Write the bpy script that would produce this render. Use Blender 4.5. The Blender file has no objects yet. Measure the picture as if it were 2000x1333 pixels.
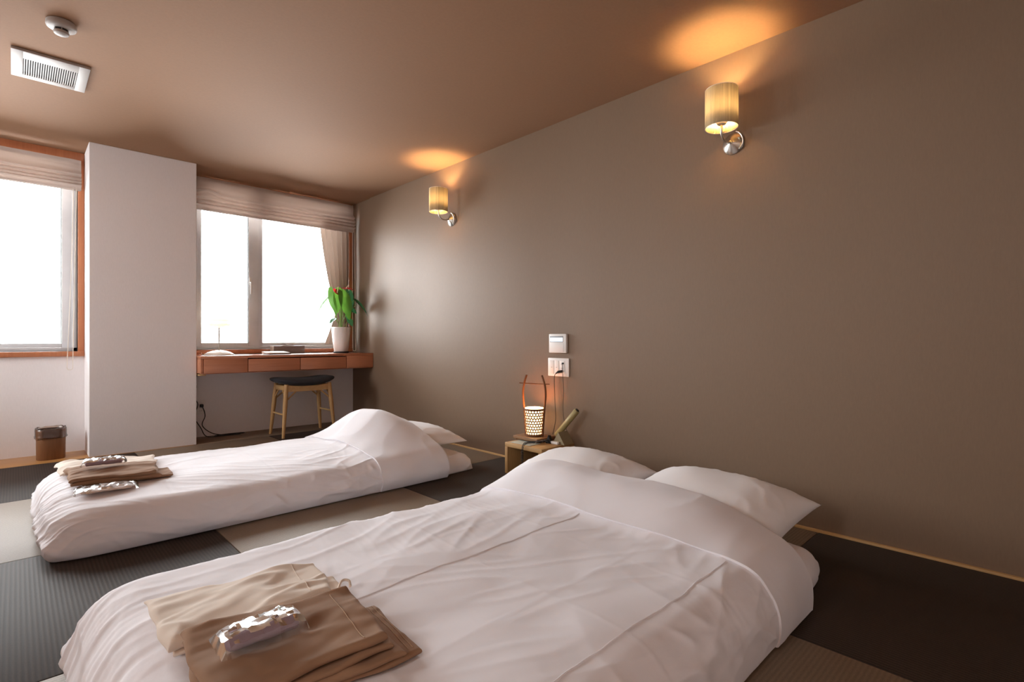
import bpy, bmesh, math, random
import numpy as np
from mathutils import Vector, Matrix

random.seed(7)
SC = bpy.context.scene
COL = SC.collection
PI = math.pi

# ------------------------------------------------------------------ camera
CAM_H = 0.82
cam_d = bpy.data.cameras.new('camera')
cam_d.sensor_width = 36.0
cam_d.lens = 36.0 * 1015.0 / 2000.0
cam_d.shift_y = -0.00125
cam_d.clip_start = 0.02
cam = bpy.data.objects.new('camera', cam_d)
COL.objects.link(cam)
cam.location = (0, 0, CAM_H)
cam.rotation_euler = (PI / 2, 0, -math.radians(43.672))
SC.camera = cam

# ------------------------------------------------------------------ daylight and exposure
WORLD_STRENGTH = 13.0
w = bpy.data.worlds.new('overcast_sky')
SC.world = w
w.use_nodes = True
bg = w.node_tree.nodes['Background']
bg.inputs[0].default_value = (0.965, 0.965, 1.0, 1)
bg.inputs[1].default_value = WORLD_STRENGTH

SC.view_settings.view_transform = 'Standard'
SC.view_settings.look = 'None'
SC.view_settings.exposure = 0.97
SC.view_settings.gamma = 1.0
SC.view_settings.use_curve_mapping = False
SC.cycles.max_bounces = 10
SC.cycles.diffuse_bounces = 7
SC.cycles.transparent_max_bounces = 12
SC.cycles.caustics_reflective = False
SC.cycles.caustics_refractive = False
SC.cycles.sample_clamp_indirect = 8.0
SC.cycles.use_denoising = True

def portal(name, x0, x1, z0, z1, y):
    l = bpy.data.lights.new(name, 'AREA')
    l.shape = 'RECTANGLE'
    l.size = x1 - x0
    l.size_y = z1 - z0
    l.cycles.is_portal = True
    o = bpy.data.objects.new(name, l)
    COL.objects.link(o)
    o.location = ((x0 + x1) / 2, y, (z0 + z1) / 2)
    o.rotation_euler = (-PI / 2, 0, 0)   # -Z of the light points to -Y
    return o

# room numbers
XR = 2.488      # right wall
XRR = 2.500     # right wall in the window niche
YB = 4.98       # window wall
ZC = 2.198      # ceiling
XL = -1.75      # left wall
YF = -1.70      # wall behind
WIN1 = (-1.25, 0.33, 0.735, 2.135)
WIN2 = (1.06, 2.45, 0.735, 2.135)
portal('window_daylight', WIN1[0], WIN1[1], WIN1[2], WIN1[3], 5.20)
portal('window_daylight', WIN2[0], WIN2[1], WIN2[2], WIN2[3], 5.20)
WIN3 = (3.75, 4.60, 0.735, 1.95)    # side window in the left wall near the corner (Y0, Y1, Z0, Z1)
p3 = portal('window_daylight', WIN3[2], WIN3[3], WIN3[0], WIN3[1], 0)
p3.location = (XL - 0.16, (WIN3[0] + WIN3[1]) / 2, (WIN3[2] + WIN3[3]) / 2)
p3.rotation_euler = (0, -PI / 2, 0)

FILL_WIN = (0.50, 0.98, 1.10, 1.90)     # added unseen window, put in to brighten the near duvet
p4 = portal('window_daylight', FILL_WIN[2], FILL_WIN[3], FILL_WIN[0], FILL_WIN[1], 0)
p4.location = (XL - 0.16, (FILL_WIN[0] + FILL_WIN[1]) / 2, (FILL_WIN[2] + FILL_WIN[3]) / 2)
p4.rotation_euler = (0, -PI / 2, 0)

# ------------------------------------------------------------------ helpers: materials
MATS = {}
class NT:
    def __init__(self, name):
        self.m = bpy.data.materials.new(name)
        self.m.use_nodes = True
        self.t = self.m.node_tree
        self.b = self.t.nodes['Principled BSDF']
        self.out = self.t.nodes['Material Output']
        MATS[name] = self.m
    def n(self, typ, **kw):
        nd = self.t.nodes.new(typ)
        for k, v in kw.items():
            setattr(nd, k, v)
        return nd
    def l(self, a, b):
        self.t.links.new(a, b)
    def math(self, op, a, b=None):
        nd = self.n('ShaderNodeMath', operation=op)
        for i, v in enumerate((a, b)):
            if v is None: continue
            if isinstance(v, (int, float)): nd.inputs[i].default_value = v
            else: self.l(v, nd.inputs[i])
        return nd.outputs[0]
    def noise(self, scale, detail=3, vec=None, rough=0.5):
        nd = self.n('ShaderNodeTexNoise')
        nd.inputs['Scale'].default_value = scale
        nd.inputs['Detail'].default_value = detail
        nd.inputs['Roughness'].default_value = rough
        if vec is not None: self.l(vec, nd.inputs['Vector'])
        return nd.outputs['Fac']
    def coords(self, kind='Object', scale=(1, 1, 1), rot=(0, 0, 0)):
        tc = self.n('ShaderNodeTexCoord')
        mp = self.n('ShaderNodeMapping')
        mp.inputs['Scale'].default_value = scale
        mp.inputs['Rotation'].default_value = rot
        self.l(tc.outputs[kind], mp.inputs['Vector'])
        return mp.outputs[0]
    def ramp(self, fac, stops):
        r = self.n('ShaderNodeValToRGB')
        els = r.color_ramp.elements
        while len(els) < len(stops): els.new(0.5)
        for e, (p, c) in zip(els, stops):
            e.position = p
            e.color = (*c, 1)
        self.l(fac, r.inputs[0])
        return r.outputs[0]
    def bump(self, height, strength=0.2, dist=0.002):
        bp = self.n('ShaderNodeBump')
        bp.inputs['Strength'].default_value = strength
        bp.inputs['Distance'].default_value = dist
        self.l(height, bp.inputs['Height'])
        self.l(bp.outputs[0], self.b.inputs['Normal'])
    def base(self, c=None, rough=0.6, spec=0.4, metal=0.0, link=None):
        if c: self.b.inputs['Base Color'].default_value = (*c, 1)
        if link is not None: self.l(link, self.b.inputs['Base Color'])
        self.b.inputs['Roughness'].default_value = rough
        self.b.inputs['Specular IOR Level'].default_value = spec
        self.b.inputs['Metallic'].default_value = metal
        return self

def mul(c, k): return tuple(min(1, max(0, x * k)) for x in c)

def simple(name, c, rough=0.5, spec=0.4, metal=0.0, var=0.08, vscale=6, bump=0.0, bscale=200):
    t = NT(name)
    v = t.coords('Object')
    f = t.noise(vscale, 3, v)
    t.base(None, rough, spec, metal, t.ramp(f, [(0.25, mul(c, 1 - var)), (0.75, mul(c, 1 + var))]))
    if bump:
        t.bump(t.noise(bscale, 2, v), bump, 0.002)
    return t.m

def wallpaper(name, c, rough, spec, var, vert=True, bstr=0.25):
    t = NT(name)
    v = t.coords('Object')
    f1 = t.noise(1.3, 4, v)
    vs = t.coords('Object', (220, 220, 40) if vert else (70, 70, 70))
    f2 = t.noise(1.0, 4, vs, 0.6)
    mix = t.math('ADD', t.math('MULTIPLY', f1, 0.35), t.math('MULTIPLY', f2, 0.65))
    t.base(None, rough, spec, 0, t.ramp(mix, [(0.3, mul(c, 1 - var)), (0.7, mul(c, 1 + var))]))
    t.bump(f2, bstr, 0.002)
    return t.m

def wood(name, c1, c2, rough=0.45, axis=0, scale=1.0, spec=0.4):
    t = NT(name)
    s = [38, 38, 38]
    s[axis] = 2.2
    v = t.coords('Object', tuple(x * scale for x in s))
    f = t.noise(1.0, 5, v, 0.6)
    v2 = t.coords('Object', tuple(x * scale * 5 for x in s))
    f2 = t.noise(1.0, 2, v2)
    mx = t.math('ADD', t.math('MULTIPLY', f, 0.75), t.math('MULTIPLY', f2, 0.25))
    t.base(None, rough, spec, 0, t.ramp(mx, [(0.32, c1), (0.68, c2)]))
    t.bump(f2, 0.08, 0.001)
    return t.m

def tatami(name, c, axis):
    t = NT(name)
    tc = t.n('ShaderNodeTexCoord')
    sp = t.n('ShaderNodeSeparateXYZ')
    t.l(tc.outputs['Object'], sp.inputs[0])
    a, b = (sp.outputs[0], sp.outputs[1]) if axis == 0 else (sp.outputs[1], sp.outputs[0])
    rib = t.math('SINE', t.math('MULTIPLY', a, 2 * PI / 0.0118))
    rib = t.math('MULTIPLY', t.math('ADD', rib, 1.0), 0.5)
    weft = t.math('SINE', t.math('MULTIPLY', b, 2 * PI / 0.0042))
    weft = t.math('MULTIPLY', t.math('ADD', weft, 1.0), 0.5)
    vs = t.coords('Object', (300, 60, 60) if axis == 0 else (60, 300, 60))
    nz = t.noise(1.0, 3, vs)
    nb = t.noise(3.0, 3, t.coords('Object'))
    hgt = t.math('ADD', t.math('ADD', rib, t.math('MULTIPLY', weft, 0.25)), t.math('MULTIPLY', nz, 0.4))
    spk = t.noise(210, 2, t.coords('Object'))
    f = t.math('ADD', t.math('MULTIPLY', rib, 0.34 if axis == 0 else 0.16), t.math('ADD', t.math('MULTIPLY', nz, 0.22), t.math('ADD', t.math('MULTIPLY', nb, 0.18), t.math('MULTIPLY', spk, 0.30))))
    t.base(None, 0.65 if axis == 0 else 0.58, 0.16 if axis == 0 else 0.44, 0, t.ramp(f, [(0.2, mul(c, 0.62)), (0.5, c), (0.85, mul(c, 1.6))]))
    t.bump(hgt, 0.35 if axis == 0 else 0.22, 0.0012)
    return t.m

def cloth(name, c, var=0.04, rough=0.85, weave=900, bstr=0.10, sheen=0.15, spec=0.2):
    t = NT(name)
    v = t.coords('Object')
    f = t.noise(7, 4, v)
    t.base(None, rough, spec, 0, t.ramp(f, [(0.3, mul(c, 1 - var)), (0.7, mul(c, 1 + var))]))
    t.b.inputs['Sheen Weight'].default_value = sheen * 0.4
    fine = t.noise(weave, 2, v)
    crease = t.noise(38, 4, v, 0.6)
    h = t.math('ADD', t.math('MULTIPLY', fine, 0.25), t.math('MULTIPLY', crease, 0.75))
    t.bump(h, bstr, 0.006)
    return t.m

def emit(name, c, strength):
    t = NT(name)
    t.base(c, 0.5, 0.2)
    t.b.inputs['Emission Color'].default_value = (*c, 1)
    t.b.inputs['Emission Strength'].default_value = strength
    return t.m

def translucent(name, c, tr=0.5, rough=0.8, stripes=False):
    t = NT(name)
    t.base(c, rough, 0.2)
    if stripes:
        v = t.coords('Object', (260, 260, 3))
        f = t.noise(1.0, 3, v)
        t.l(t.ramp(f, [(0.3, mul(c, 0.75)), (0.7, mul(c, 1.1))]), t.b.inputs['Base Color'])
    tl = t.n('ShaderNodeBsdfTranslucent')
    tl.inputs[0].default_value = (*c, 1)
    if stripes:
        t.l(t.b.inputs['Base Color'].links[0].from_socket, tl.inputs[0])
    mx = t.n('ShaderNodeMixShader')
    mx.inputs[0].default_value = tr
    t.l(t.b.outputs[0], mx.inputs[1])
    t.l(tl.outputs[0], mx.inputs[2])
    t.l(mx.outputs[0], t.out.inputs[0])
    return t.m

def film(name, c=(1, 1, 1), gloss=0.35, rough=0.05, bump=0.0, bscale=60):
    t = NT(name)
    tr = t.n('ShaderNodeBsdfTransparent')
    tr.inputs[0].default_value = (*c, 1)
    gl = t.n('ShaderNodeBsdfGlossy')
    gl.inputs['Roughness'].default_value = rough
    fr = t.n('ShaderNodeFresnel')
    fr.inputs[0].default_value = 1.45
    f = t.math('ADD', t.math('MULTIPLY', fr.outputs[0], 1.0), gloss)
    if bump:
        bp = t.n('ShaderNodeBump')
        bp.inputs['Strength'].default_value = bump
        bp.inputs['Distance'].default_value = 0.004
        t.l(t.noise(bscale, 3, t.coords('Object')), bp.inputs['Height'])
        t.l(bp.outputs[0], gl.inputs['Normal'])
    mx = t.n('ShaderNodeMixShader')
    t.l(f, mx.inputs[0])
    t.l(tr.outputs[0], mx.inputs[1])
    t.l(gl.outputs[0], mx.inputs[2])
    t.l(mx.outputs[0], t.out.inputs[0])
    return t.m

M_WALL_BROWN = wallpaper('brown_washi_wallpaper', (0.210, 0.138, 0.090), 0.50, 0.30, 0.05)
M_CEIL = wallpaper('brown_ceiling_paper', (0.285, 0.160, 0.094), 0.75, 0.14, 0.05, False, 0.2)
M_WHITE_WALL = wallpaper('white_wallpaper', (0.84, 0.80, 0.80), 0.8, 0.2, 0.03, True, 0.2)
M_REAR = wallpaper('plain_white_wallpaper', (0.80, 0.77, 0.76), 0.8, 0.2, 0.03, True, 0.2)
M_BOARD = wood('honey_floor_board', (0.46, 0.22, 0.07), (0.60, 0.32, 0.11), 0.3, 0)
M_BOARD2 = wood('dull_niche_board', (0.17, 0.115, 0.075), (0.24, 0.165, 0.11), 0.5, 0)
M_PLANK = wood('honey_floor_plank', (0.44, 0.205, 0.065), (0.56, 0.28, 0.095), 0.35, 1)
M_TRIM_R = wood('pale_wood_edge', (0.48, 0.28, 0.11), (0.62, 0.38, 0.16), 0.45, 1)
M_CASING = wood('reddish_window_wood', (0.46, 0.165, 0.075), (0.58, 0.23, 0.11), 0.4, 2)
M_DESK = wood('reddish_desk_wood', (0.42, 0.165, 0.085), (0.53, 0.22, 0.12), 0.38, 0)
M_DARK = tatami('sheen_dark_tatami', (0.043, 0.030, 0.023), 0)  # dark and tan base colours stand in for the sheen of crossed weaves
M_LIGHT = tatami('sheen_tan_tatami', (0.235, 0.170, 0.115), 1)
M_SUB = simple('dark_subfloor', (0.05, 0.04, 0.03), 0.8)
M_ALU = simple('grey_aluminium', (0.66, 0.65, 0.66), 0.45, 0.5, 0.0)
M_GLASS = film('window_glass', (0.98, 1, 0.99), 0.0, 0.0)
M_SEAL = simple('black_seal', (0.04, 0.04, 0.04), 0.6)
M_WHITE_PL = simple('white_plastic', (0.80, 0.77, 0.74), 0.4, 0.4, 0, 0.02)
M_VENT = simple('off_white_vent_plastic', (0.44, 0.405, 0.385), 0.5, 0.3, 0, 0.02)
M_GREY_PL = simple('grey_plastic', (0.35, 0.35, 0.36), 0.5)
M_DARK_SLOT = simple('dark_recess', (0.03, 0.027, 0.025), 0.8)
M_SHEET = cloth('white_cotton_sheet', (0.83, 0.81, 0.845), 0.015, 0.85, 900, 0.12)
M_PILLOW = cloth('white_pillowcase', (0.87, 0.85, 0.86), 0.015, 0.85, 900, 0.10)
M_BEIGE = cloth('beige_cotton', (0.76, 0.665, 0.575), 0.04, 0.9, 700, 0.10)
M_BROWN = cloth('brown_cotton', (0.30, 0.178, 0.108), 0.05, 0.9, 700, 0.08)
M_STITCH = cloth('tan_thread', (0.42, 0.28, 0.18), 0.05)
M_BLIND = translucent('taupe_linen', (0.62, 0.53, 0.475), 0.34)
M_CURTAIN = translucent('brown_drape', (0.36, 0.265, 0.21), 0.13)
M_BEAD = simple('ivory_bead', (0.80, 0.72, 0.62), 0.3)
M_STEEL = simple('brushed_nickel', (0.62, 0.59, 0.54), 0.28, 0.5, 1.0, 0.05, 40)
M_SHADE = translucent('pleated_silk', (0.50, 0.38, 0.225), 0.019, 0.8, True)
M_SHADE_IN = simple('white_lining', (0.85, 0.82, 0.76), 0.7)
M_BULB = emit('warm_bulb', (1.0, 0.70, 0.32), 460.0)
M_OAK = wood('oak_wood', (0.44, 0.25, 0.10), (0.58, 0.36, 0.16), 0.5, 1)
M_OAK_Z = wood('oak_leg_wood', (0.40, 0.22, 0.085), (0.54, 0.32, 0.13), 0.5, 2)
M_SMOKED = wood('smoked_bamboo', (0.13, 0.05, 0.022), (0.24, 0.10, 0.04), 0.45, 2)
M_LATTICE = wood('split_bamboo', (0.20, 0.10, 0.04), (0.30, 0.16, 0.065), 0.5, 2)
M_WALNUT = wood('walnut_board', (0.22, 0.115, 0.055), (0.33, 0.18, 0.09), 0.45, 1)
M_PAPER_LAMP = emit('glowing_paper', (1.0, 0.64, 0.29), 5.0)
M_OLIVE = simple('olive_lacquer', (0.42, 0.33, 0.14), 0.35, 0.5, 0.1)
M_KHAKI = simple('khaki_metal', (0.33, 0.27, 0.17), 0.4, 0.5, 0.3)
M_BLACK = simple('black_rubber', (0.018, 0.017, 0.018), 0.5)
M_CORD = simple('brown_cord', (0.07, 0.045, 0.03), 0.6)
M_SEAT = cloth('black_seat_fabric', (0.028, 0.028, 0.034), 0.15, 0.75, 600, 0.2, 0.1)
M_POT = simple('white_ceramic', (0.78, 0.74, 0.72), 0.35, 0.5, 0, 0.02)
M_SOIL = simple('dark_soil', (0.04, 0.028, 0.02), 0.95)
M_LEAF = None
M_BINW = wood('bin_wood', (0.17, 0.07, 0.028), (0.26, 0.115, 0.05), 0.5, 2)
M_BAGFILM = film('bin_liner_film', (0.93, 0.86, 0.80), 0.05, 0.3, 0.4, 60)
M_FILM = film('clear_wrap_film', (0.96, 0.95, 0.97), 0.04, 0.16, 0.0)
M_MAUVE = cloth('mauve_cloth', (0.33, 0.25, 0.285), 0.10, 0.9, 700, 0.3)
M_PLUM = cloth('plum_edge', (0.10, 0.05, 0.06), 0.1)
M_INK = simple('black_ink', (0.015, 0.012, 0.015), 0.7)
M_LCD = emit('pale_display', (0.75, 0.88, 1.0), 0.55)
M_PAPER = simple('white_paper', (0.85, 0.84, 0.82), 0.7)
M_CARD = simple('grey_green_card', (0.50, 0.52, 0.45), 0.6)
M_TAUPE_BOX = simple('taupe_leatherette', (0.22, 0.16, 0.14), 0.5)
M_CREAM_BOX = simple('cream_leatherette', (0.62, 0.52, 0.42), 0.5)
M_FILL_LAMP = emit('warm_fill_diffuser', (1.0, 0.66, 0.46), 9.5)  # glow of the added fill lamp
M_LAMP_GLASS = emit('opal_glass', (1.0, 0.84, 0.62), 0.52)

def leaf_mat(name, c):
    t = NT(name)
    v = t.coords('Object')
    t.base(None, 0.35, 0.5, 0, t.ramp(t.noise(12, 3, v), [(0.3, mul(c, 0.75)), (0.7, mul(c, 1.25))]))
    tl = t.n('ShaderNodeBsdfTranslucent')
    tl.inputs[0].default_value = (*mul(c, 1.6), 1)
    mx = t.n('ShaderNodeMixShader')
    mx.inputs[0].default_value = 0.25
    t.l(t.b.outputs[0], mx.inputs[1]); t.l(tl.outputs[0], mx.inputs[2])
    t.l(mx.outputs[0], t.out.inputs[0])
    return t.m
M_LEAF = leaf_mat('green_leaf', (0.075, 0.19, 0.022))
M_LEAF_D = leaf_mat('dark_green_leaf', (0.022, 0.085, 0.03))
M_STEM = leaf_mat('pale_stem', (0.25, 0.34, 0.10))
M_RED = leaf_mat('red_spathe', (0.50, 0.02, 0.025))
M_SPADIX = simple('cream_spadix', (0.75, 0.55, 0.35), 0.5)

# ------------------------------------------------------------------ helpers: geometry
class MB:
    """collects shapes into one mesh"""
    def __init__(self):
        self.v = []; self.f = []
    def add(self, vs, fs):
        o = len(self.v)
        self.v += [tuple(p) for p in vs]
        self.f += [tuple(i + o for i in f) for f in fs]
        return self
    def box(self, x0, x1, y0, y1, z0, z1, bev=0.0, seg=2, rot=None, at=None):
        bm = bmesh.new()
        bmesh.ops.create_cube(bm, size=1.0)
        for p in bm.verts:
            p.co = Vector(((x0 + x1) / 2 + p.co.x * (x1 - x0), (y0 + y1) / 2 + p.co.y * (y1 - y0), (z0 + z1) / 2 + p.co.z * (z1 - z0)))
        if bev > 0:
            bmesh.ops.bevel(bm, geom=list(bm.edges), offset=bev, segments=seg, profile=0.5, affect='EDGES')
        if rot is not None:
            bmesh.ops.transform(bm, matrix=rot, verts=bm.verts)
        bm.verts.index_update()
        self.add([tuple(p.co) for p in bm.verts], [[q.index for q in f.verts] for f in bm.faces])
        bm.free()
        return self
    def tube(self, pts, r, seg=10, caps=True):
        pts = [Vector(p) for p in pts]
        n = len(pts)
        rs = r if isinstance(r, (list, tuple)) else [r] * n
        vs, fs = [], []
        prev = None
        for i, p in enumerate(pts):
            d = (pts[min(i + 1, n - 1)] - pts[max(i - 1, 0)])
            if d.length < 1e-9: d = Vector((0, 0, 1))
            d.normalize()
            if prev is None:
                a = Vector((0, 0, 1)) if abs(d.z) < 0.9 else Vector((1, 0, 0))
                u = d.cross(a).normalized()
            else:
                u = (prev - d * prev.dot(d)).normalized()
            prev = u
            w_ = d.cross(u)
            for k in range(seg):
                an = 2 * PI * k / seg
                vs.append(p + (u * math.cos(an) + w_ * math.sin(an)) * rs[i])
        for i in range(n - 1):
            for k in range(seg):
                a = i * seg + k; b = i * seg + (k + 1) % seg
                fs.append((a, b, b + seg, a + seg))
        if caps:
            fs.append(tuple(range(seg - 1, -1, -1)))
            fs.append(tuple((n - 1) * seg + k for k in range(seg)))
        return self.add(vs, fs)
    def lathe(self, prof, seg=32, c=(0, 0, 0), sx=1.0, sy=1.0, power=None):
        """prof: list of (r, z); closed at axis when r == 0"""
        vs, fs = [], []
        ring = []
        for (r, z) in prof:
            if r <= 1e-7:
                ring.append((len(vs), 1)); vs.append((c[0], c[1], c[2] + z))
            else:
                ring.append((len(vs), seg))
                for k in range(seg):
                    a = 2 * PI * k / seg
                    ca, sa = math.cos(a), math.sin(a)
                    if power:
                        ca = math.copysign(abs(ca) ** (2 / power), ca); sa = math.copysign(abs(sa) ** (2 / power), sa)
                    vs.append((c[0] + r * ca * sx, c[1] + r * sa * sy, c[2] + z))
        for (a, na), (b, nb) in zip(ring[:-1], ring[1:]):
            for k in range(seg):
                k2 = (k + 1) % seg
                if na == 1 and nb == 1: continue
                if na == 1: fs.append((a, b + k, b + k2))
                elif nb == 1: fs.append((a + k, a + k2, b))
                else: fs.append((a + k, a + k2, b + k2, b + k))
        return self.add(vs, fs)
    def grid(self, P, closed_u=False, closed_v=False):
        nu, nv = P.shape[:2]
        vs = P.reshape(-1, 3).tolist()
        fs = []
        for i in range(nu if closed_u else nu - 1):
            i2 = (i + 1) % nu
            for j in range(nv if closed_v else nv - 1):
                j2 = (j + 1) % nv
                fs.append((i * nv + j, i2 * nv + j, i2 * nv + j2, i * nv + j2))
        return self.add(vs, fs)
    def transform(self, m):
        self.v = [tuple(m @ Vector(p)) for p in self.v]
        return self
    def mesh(self, name, mat, smooth=True, angle=40):
        me = bpy.data.meshes.new(name)
        me.from_pydata(self.v, [], self.f)
        me.validate()
        bm = bmesh.new(); bm.from_mesh(me)
        bmesh.ops.recalc_face_normals(bm, faces=bm.faces)
        if smooth:
            lim = math.radians(angle)
            for f in bm.faces: f.smooth = True
            for e in bm.edges:
                if len(e.link_faces) == 2 and e.calc_face_angle(0) > lim: e.smooth = False
        bm.to_mesh(me); bm.free()
        me.materials.append(mat)
        return me
    def build(self, name, mat, parent=None, smooth=True, angle=40):
        return obj(name, self.mesh(name, mat, smooth, angle), parent)

def obj(name, me, parent=None):
    o = bpy.data.objects.new(name, me)
    COL.objects.link(o)
    if parent is not None: o.parent = parent
    return o

def tag(o, label, cat, group=None):
    o['label'] = label; o['category'] = cat
    if group: o['group'] = group
    return o

def thing(name, label, cat, loc=(0, 0, 0), rz=0, group=None):
    o = bpy.data.objects.new(name, None)
    o.empty_display_size = 0.05
    COL.objects.link(o)
    o.location = loc
    o.rotation_euler = (0, 0, rz)
    return tag(o, label, cat, group)

def struct(o, label=None):
    o['kind'] = 'structure'
    if label: o['label'] = label
    return o

def sempty(name, label):
    o = bpy.data.objects.new(name, None)
    o.empty_display_size = 0.05
    COL.objects.link(o)
    return struct(o, label)

def copy_tree(src, parent=None):
    c = src.copy(); COL.objects.link(c)
    if parent is not None: c.parent = parent
    for ch in list(src.children): copy_tree(ch, c)
    return c

# numpy gradient noise -------------------------------------------------------
def _hash(ix, iy, seed):
    h = (ix.astype(np.int64) * 374761393 + iy.astype(np.int64) * 668265263 + seed * 974634777) & 0xffffffff
    h = ((h ^ (h >> 13)) * 1274126177) & 0xffffffff
    return (h ^ (h >> 16)) & 0xffffffff

def noise2(x, y, seed=0):
    x = np.asarray(x, float); y = np.asarray(y, float)
    x, y = np.broadcast_arrays(x, y)
    ix = np.floor(x); iy = np.floor(y)
    fx = x - ix; fy = y - iy
    ux = fx * fx * fx * (fx * (fx * 6 - 15) + 10); uy = fy * fy * fy * (fy * (fy * 6 - 15) + 10)
    def g(dx, dy):
        a = _hash(ix + dx, iy + dy, seed) / 4294967296.0 * 2 * PI
        return np.cos(a) * (fx - dx) + np.sin(a) * (fy - dy)
    a = g(0, 0) * (1 - ux) + g(1, 0) * ux
    b = g(0, 1) * (1 - ux) + g(1, 1) * ux
    return (a * (1 - uy) + b * uy) * 1.5

def ridge(x, y, seed=0):
    """sharp crested wrinkles 0..1"""
    return np.clip(1 - np.abs(noise2(x, y, seed)) * 3.0, 0, 1) ** 1.6

def rotc(x, y, a):
    c, s = math.cos(a), math.sin(a)
    return x * c + y * s, -x * s + y * c

def sstep(a, b, x):
    t = np.clip((x - a) / (b - a), 0, 1)
    return t * t * (3 - 2 * t)

def normals(P):
    du = np.gradient(P, axis=0); dv = np.gradient(P, axis=1)
    n = np.cross(du, dv)
    L = np.linalg.norm(n, axis=2, keepdims=True)
    return n / np.maximum(L, 1e-9)

# ================================================================== THE ROOM
# floor: sub floor and tatami mats in a chequer
f = MB().box(XL - 0.1, XRR + 0.1, YF - 0.1, YB + 0.2, -0.12, -0.03).build('floor', M_SUB)
struct(f, 'chequered floor of woven straw mats, weave sheen painted as dark and tan')
xs = [-0.31, 0.625, 1.558, 2.470]
ys = [YF, -1.26, -0.28, 0.700, 1.685, 2.668, 3.650, 4.632]
for i in range(len(xs) - 1):
    for j in range(len(ys) - 1):
        dark = (i + j) % 2 == 0
        # column 1.558..2.470 (i=2): row 0.70..1.685 (j=3) is tan, j=2 dark
        w_, d_ = xs[i + 1] - xs[i] - 0.003, ys[j + 1] - ys[j] - 0.003
        m = MB().box(-w_ / 2, w_ / 2, -d_ / 2, d_ / 2, -0.03, 0.0, 0.0022, 2)
        o = m.build('tatami_mat', M_DARK if dark else M_LIGHT, f)
        o.location = ((xs[i] + xs[i + 1]) / 2, (ys[j] + ys[j + 1]) / 2, 0)

# honey coloured floor boards beside the mats
nb_ = 12
for k in range(nb_):
    bx0 = XL + (-0.313 - XL) * k / nb_; bx1 = XL + (-0.313 - XL) * (k + 1) / nb_
    MB().box(bx0 + 0.0008, bx1 - 0.0008, YF, 4.632, -0.03, 0.0, 0.0015, 1).build('floor_board', M_PLANK, f)

# wood along the walls
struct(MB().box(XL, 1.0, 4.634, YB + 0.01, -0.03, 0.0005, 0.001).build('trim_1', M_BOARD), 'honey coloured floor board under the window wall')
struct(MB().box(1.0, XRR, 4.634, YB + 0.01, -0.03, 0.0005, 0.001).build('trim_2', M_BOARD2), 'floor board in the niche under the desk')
struct(MB().box(2.471, XR + 0.004, YF, 4.634, -0.03, 0.007, 0.002).build('baseboard_right', M_TRIM_R), 'thin pale wood edge strip along the brown wall')

# walls
struct(MB().box(XR, XR + 0.15, YF - 0.1, 4.61, -0.1, ZC + 0.1).build('wall_right', M_WALL_BROWN, smooth=False), 'long brown textured paper wall behind the beds')
struct(MB().box(XRR, XR + 0.15, 4.61, YB + 0.2, -0.1, ZC + 0.1).build('wall_niche', M_WALL_BROWN, smooth=False), 'short brown wall beside the desk window')
wl = MB()
ya_ = YF - 0.1
for (y0_, y1_, z0_, z1_) in (FILL_WIN, WIN3):
    wl.box(XL - 0.12, XL, ya_, y0_, -0.1, ZC + 0.1)
    wl.box(XL - 0.12, XL, y0_, y1_, -0.1, z0_); wl.box(XL - 0.12, XL, y0_, y1_, z1_, ZC + 0.1)
    ya_ = y1_
wl.box(XL - 0.12, XL, ya_, YB + 0.2, -0.1, ZC + 0.1)
struct(wl.build('wall_left', M_REAR, smooth=False), 'white wall on the left')
struct(MB().box(XL, XR, YF - 0.12, YF, -0.1, ZC + 0.1).build('wall_rear', M_REAR, smooth=False), 'white wall behind the viewer')
struct(MB().box(XL - 0.12, XRR + 0.12, YF - 0.12, YB + 0.2, ZC, ZC + 0.1).build('ceiling', M_CEIL, smooth=False), 'brown papered ceiling')
wb = MB()
T0, T1 = YB, YB + 0.20
def wb_box(x0, x1, z0, z1): wb.box(x0, x1, T0, T1, z0, z1)
wb_box(XL, WIN1[0], 0, ZC)
wb_box(WIN1[0], WIN1[1], 0, WIN1[2]); wb_box(WIN1[0], WIN1[1], WIN1[3], ZC)
wb_box(WIN1[1], WIN2[0], 0, ZC)
wb_box(WIN2[0], WIN2[1], 0, WIN2[2]); wb_box(WIN2[0], WIN2[1], WIN2[3], ZC)
wb_box(WIN2[1], XRR, 0, ZC)
struct(wb.build('wall_back', M_WHITE_WALL, smooth=False), 'white window wall')
struct(MB().box(0.368, 1.022, 4.642, YB, 0, ZC, 0.003, 1).build('wall_pillar', M_WHITE_WALL), 'broad white pillar between the two windows')

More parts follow.
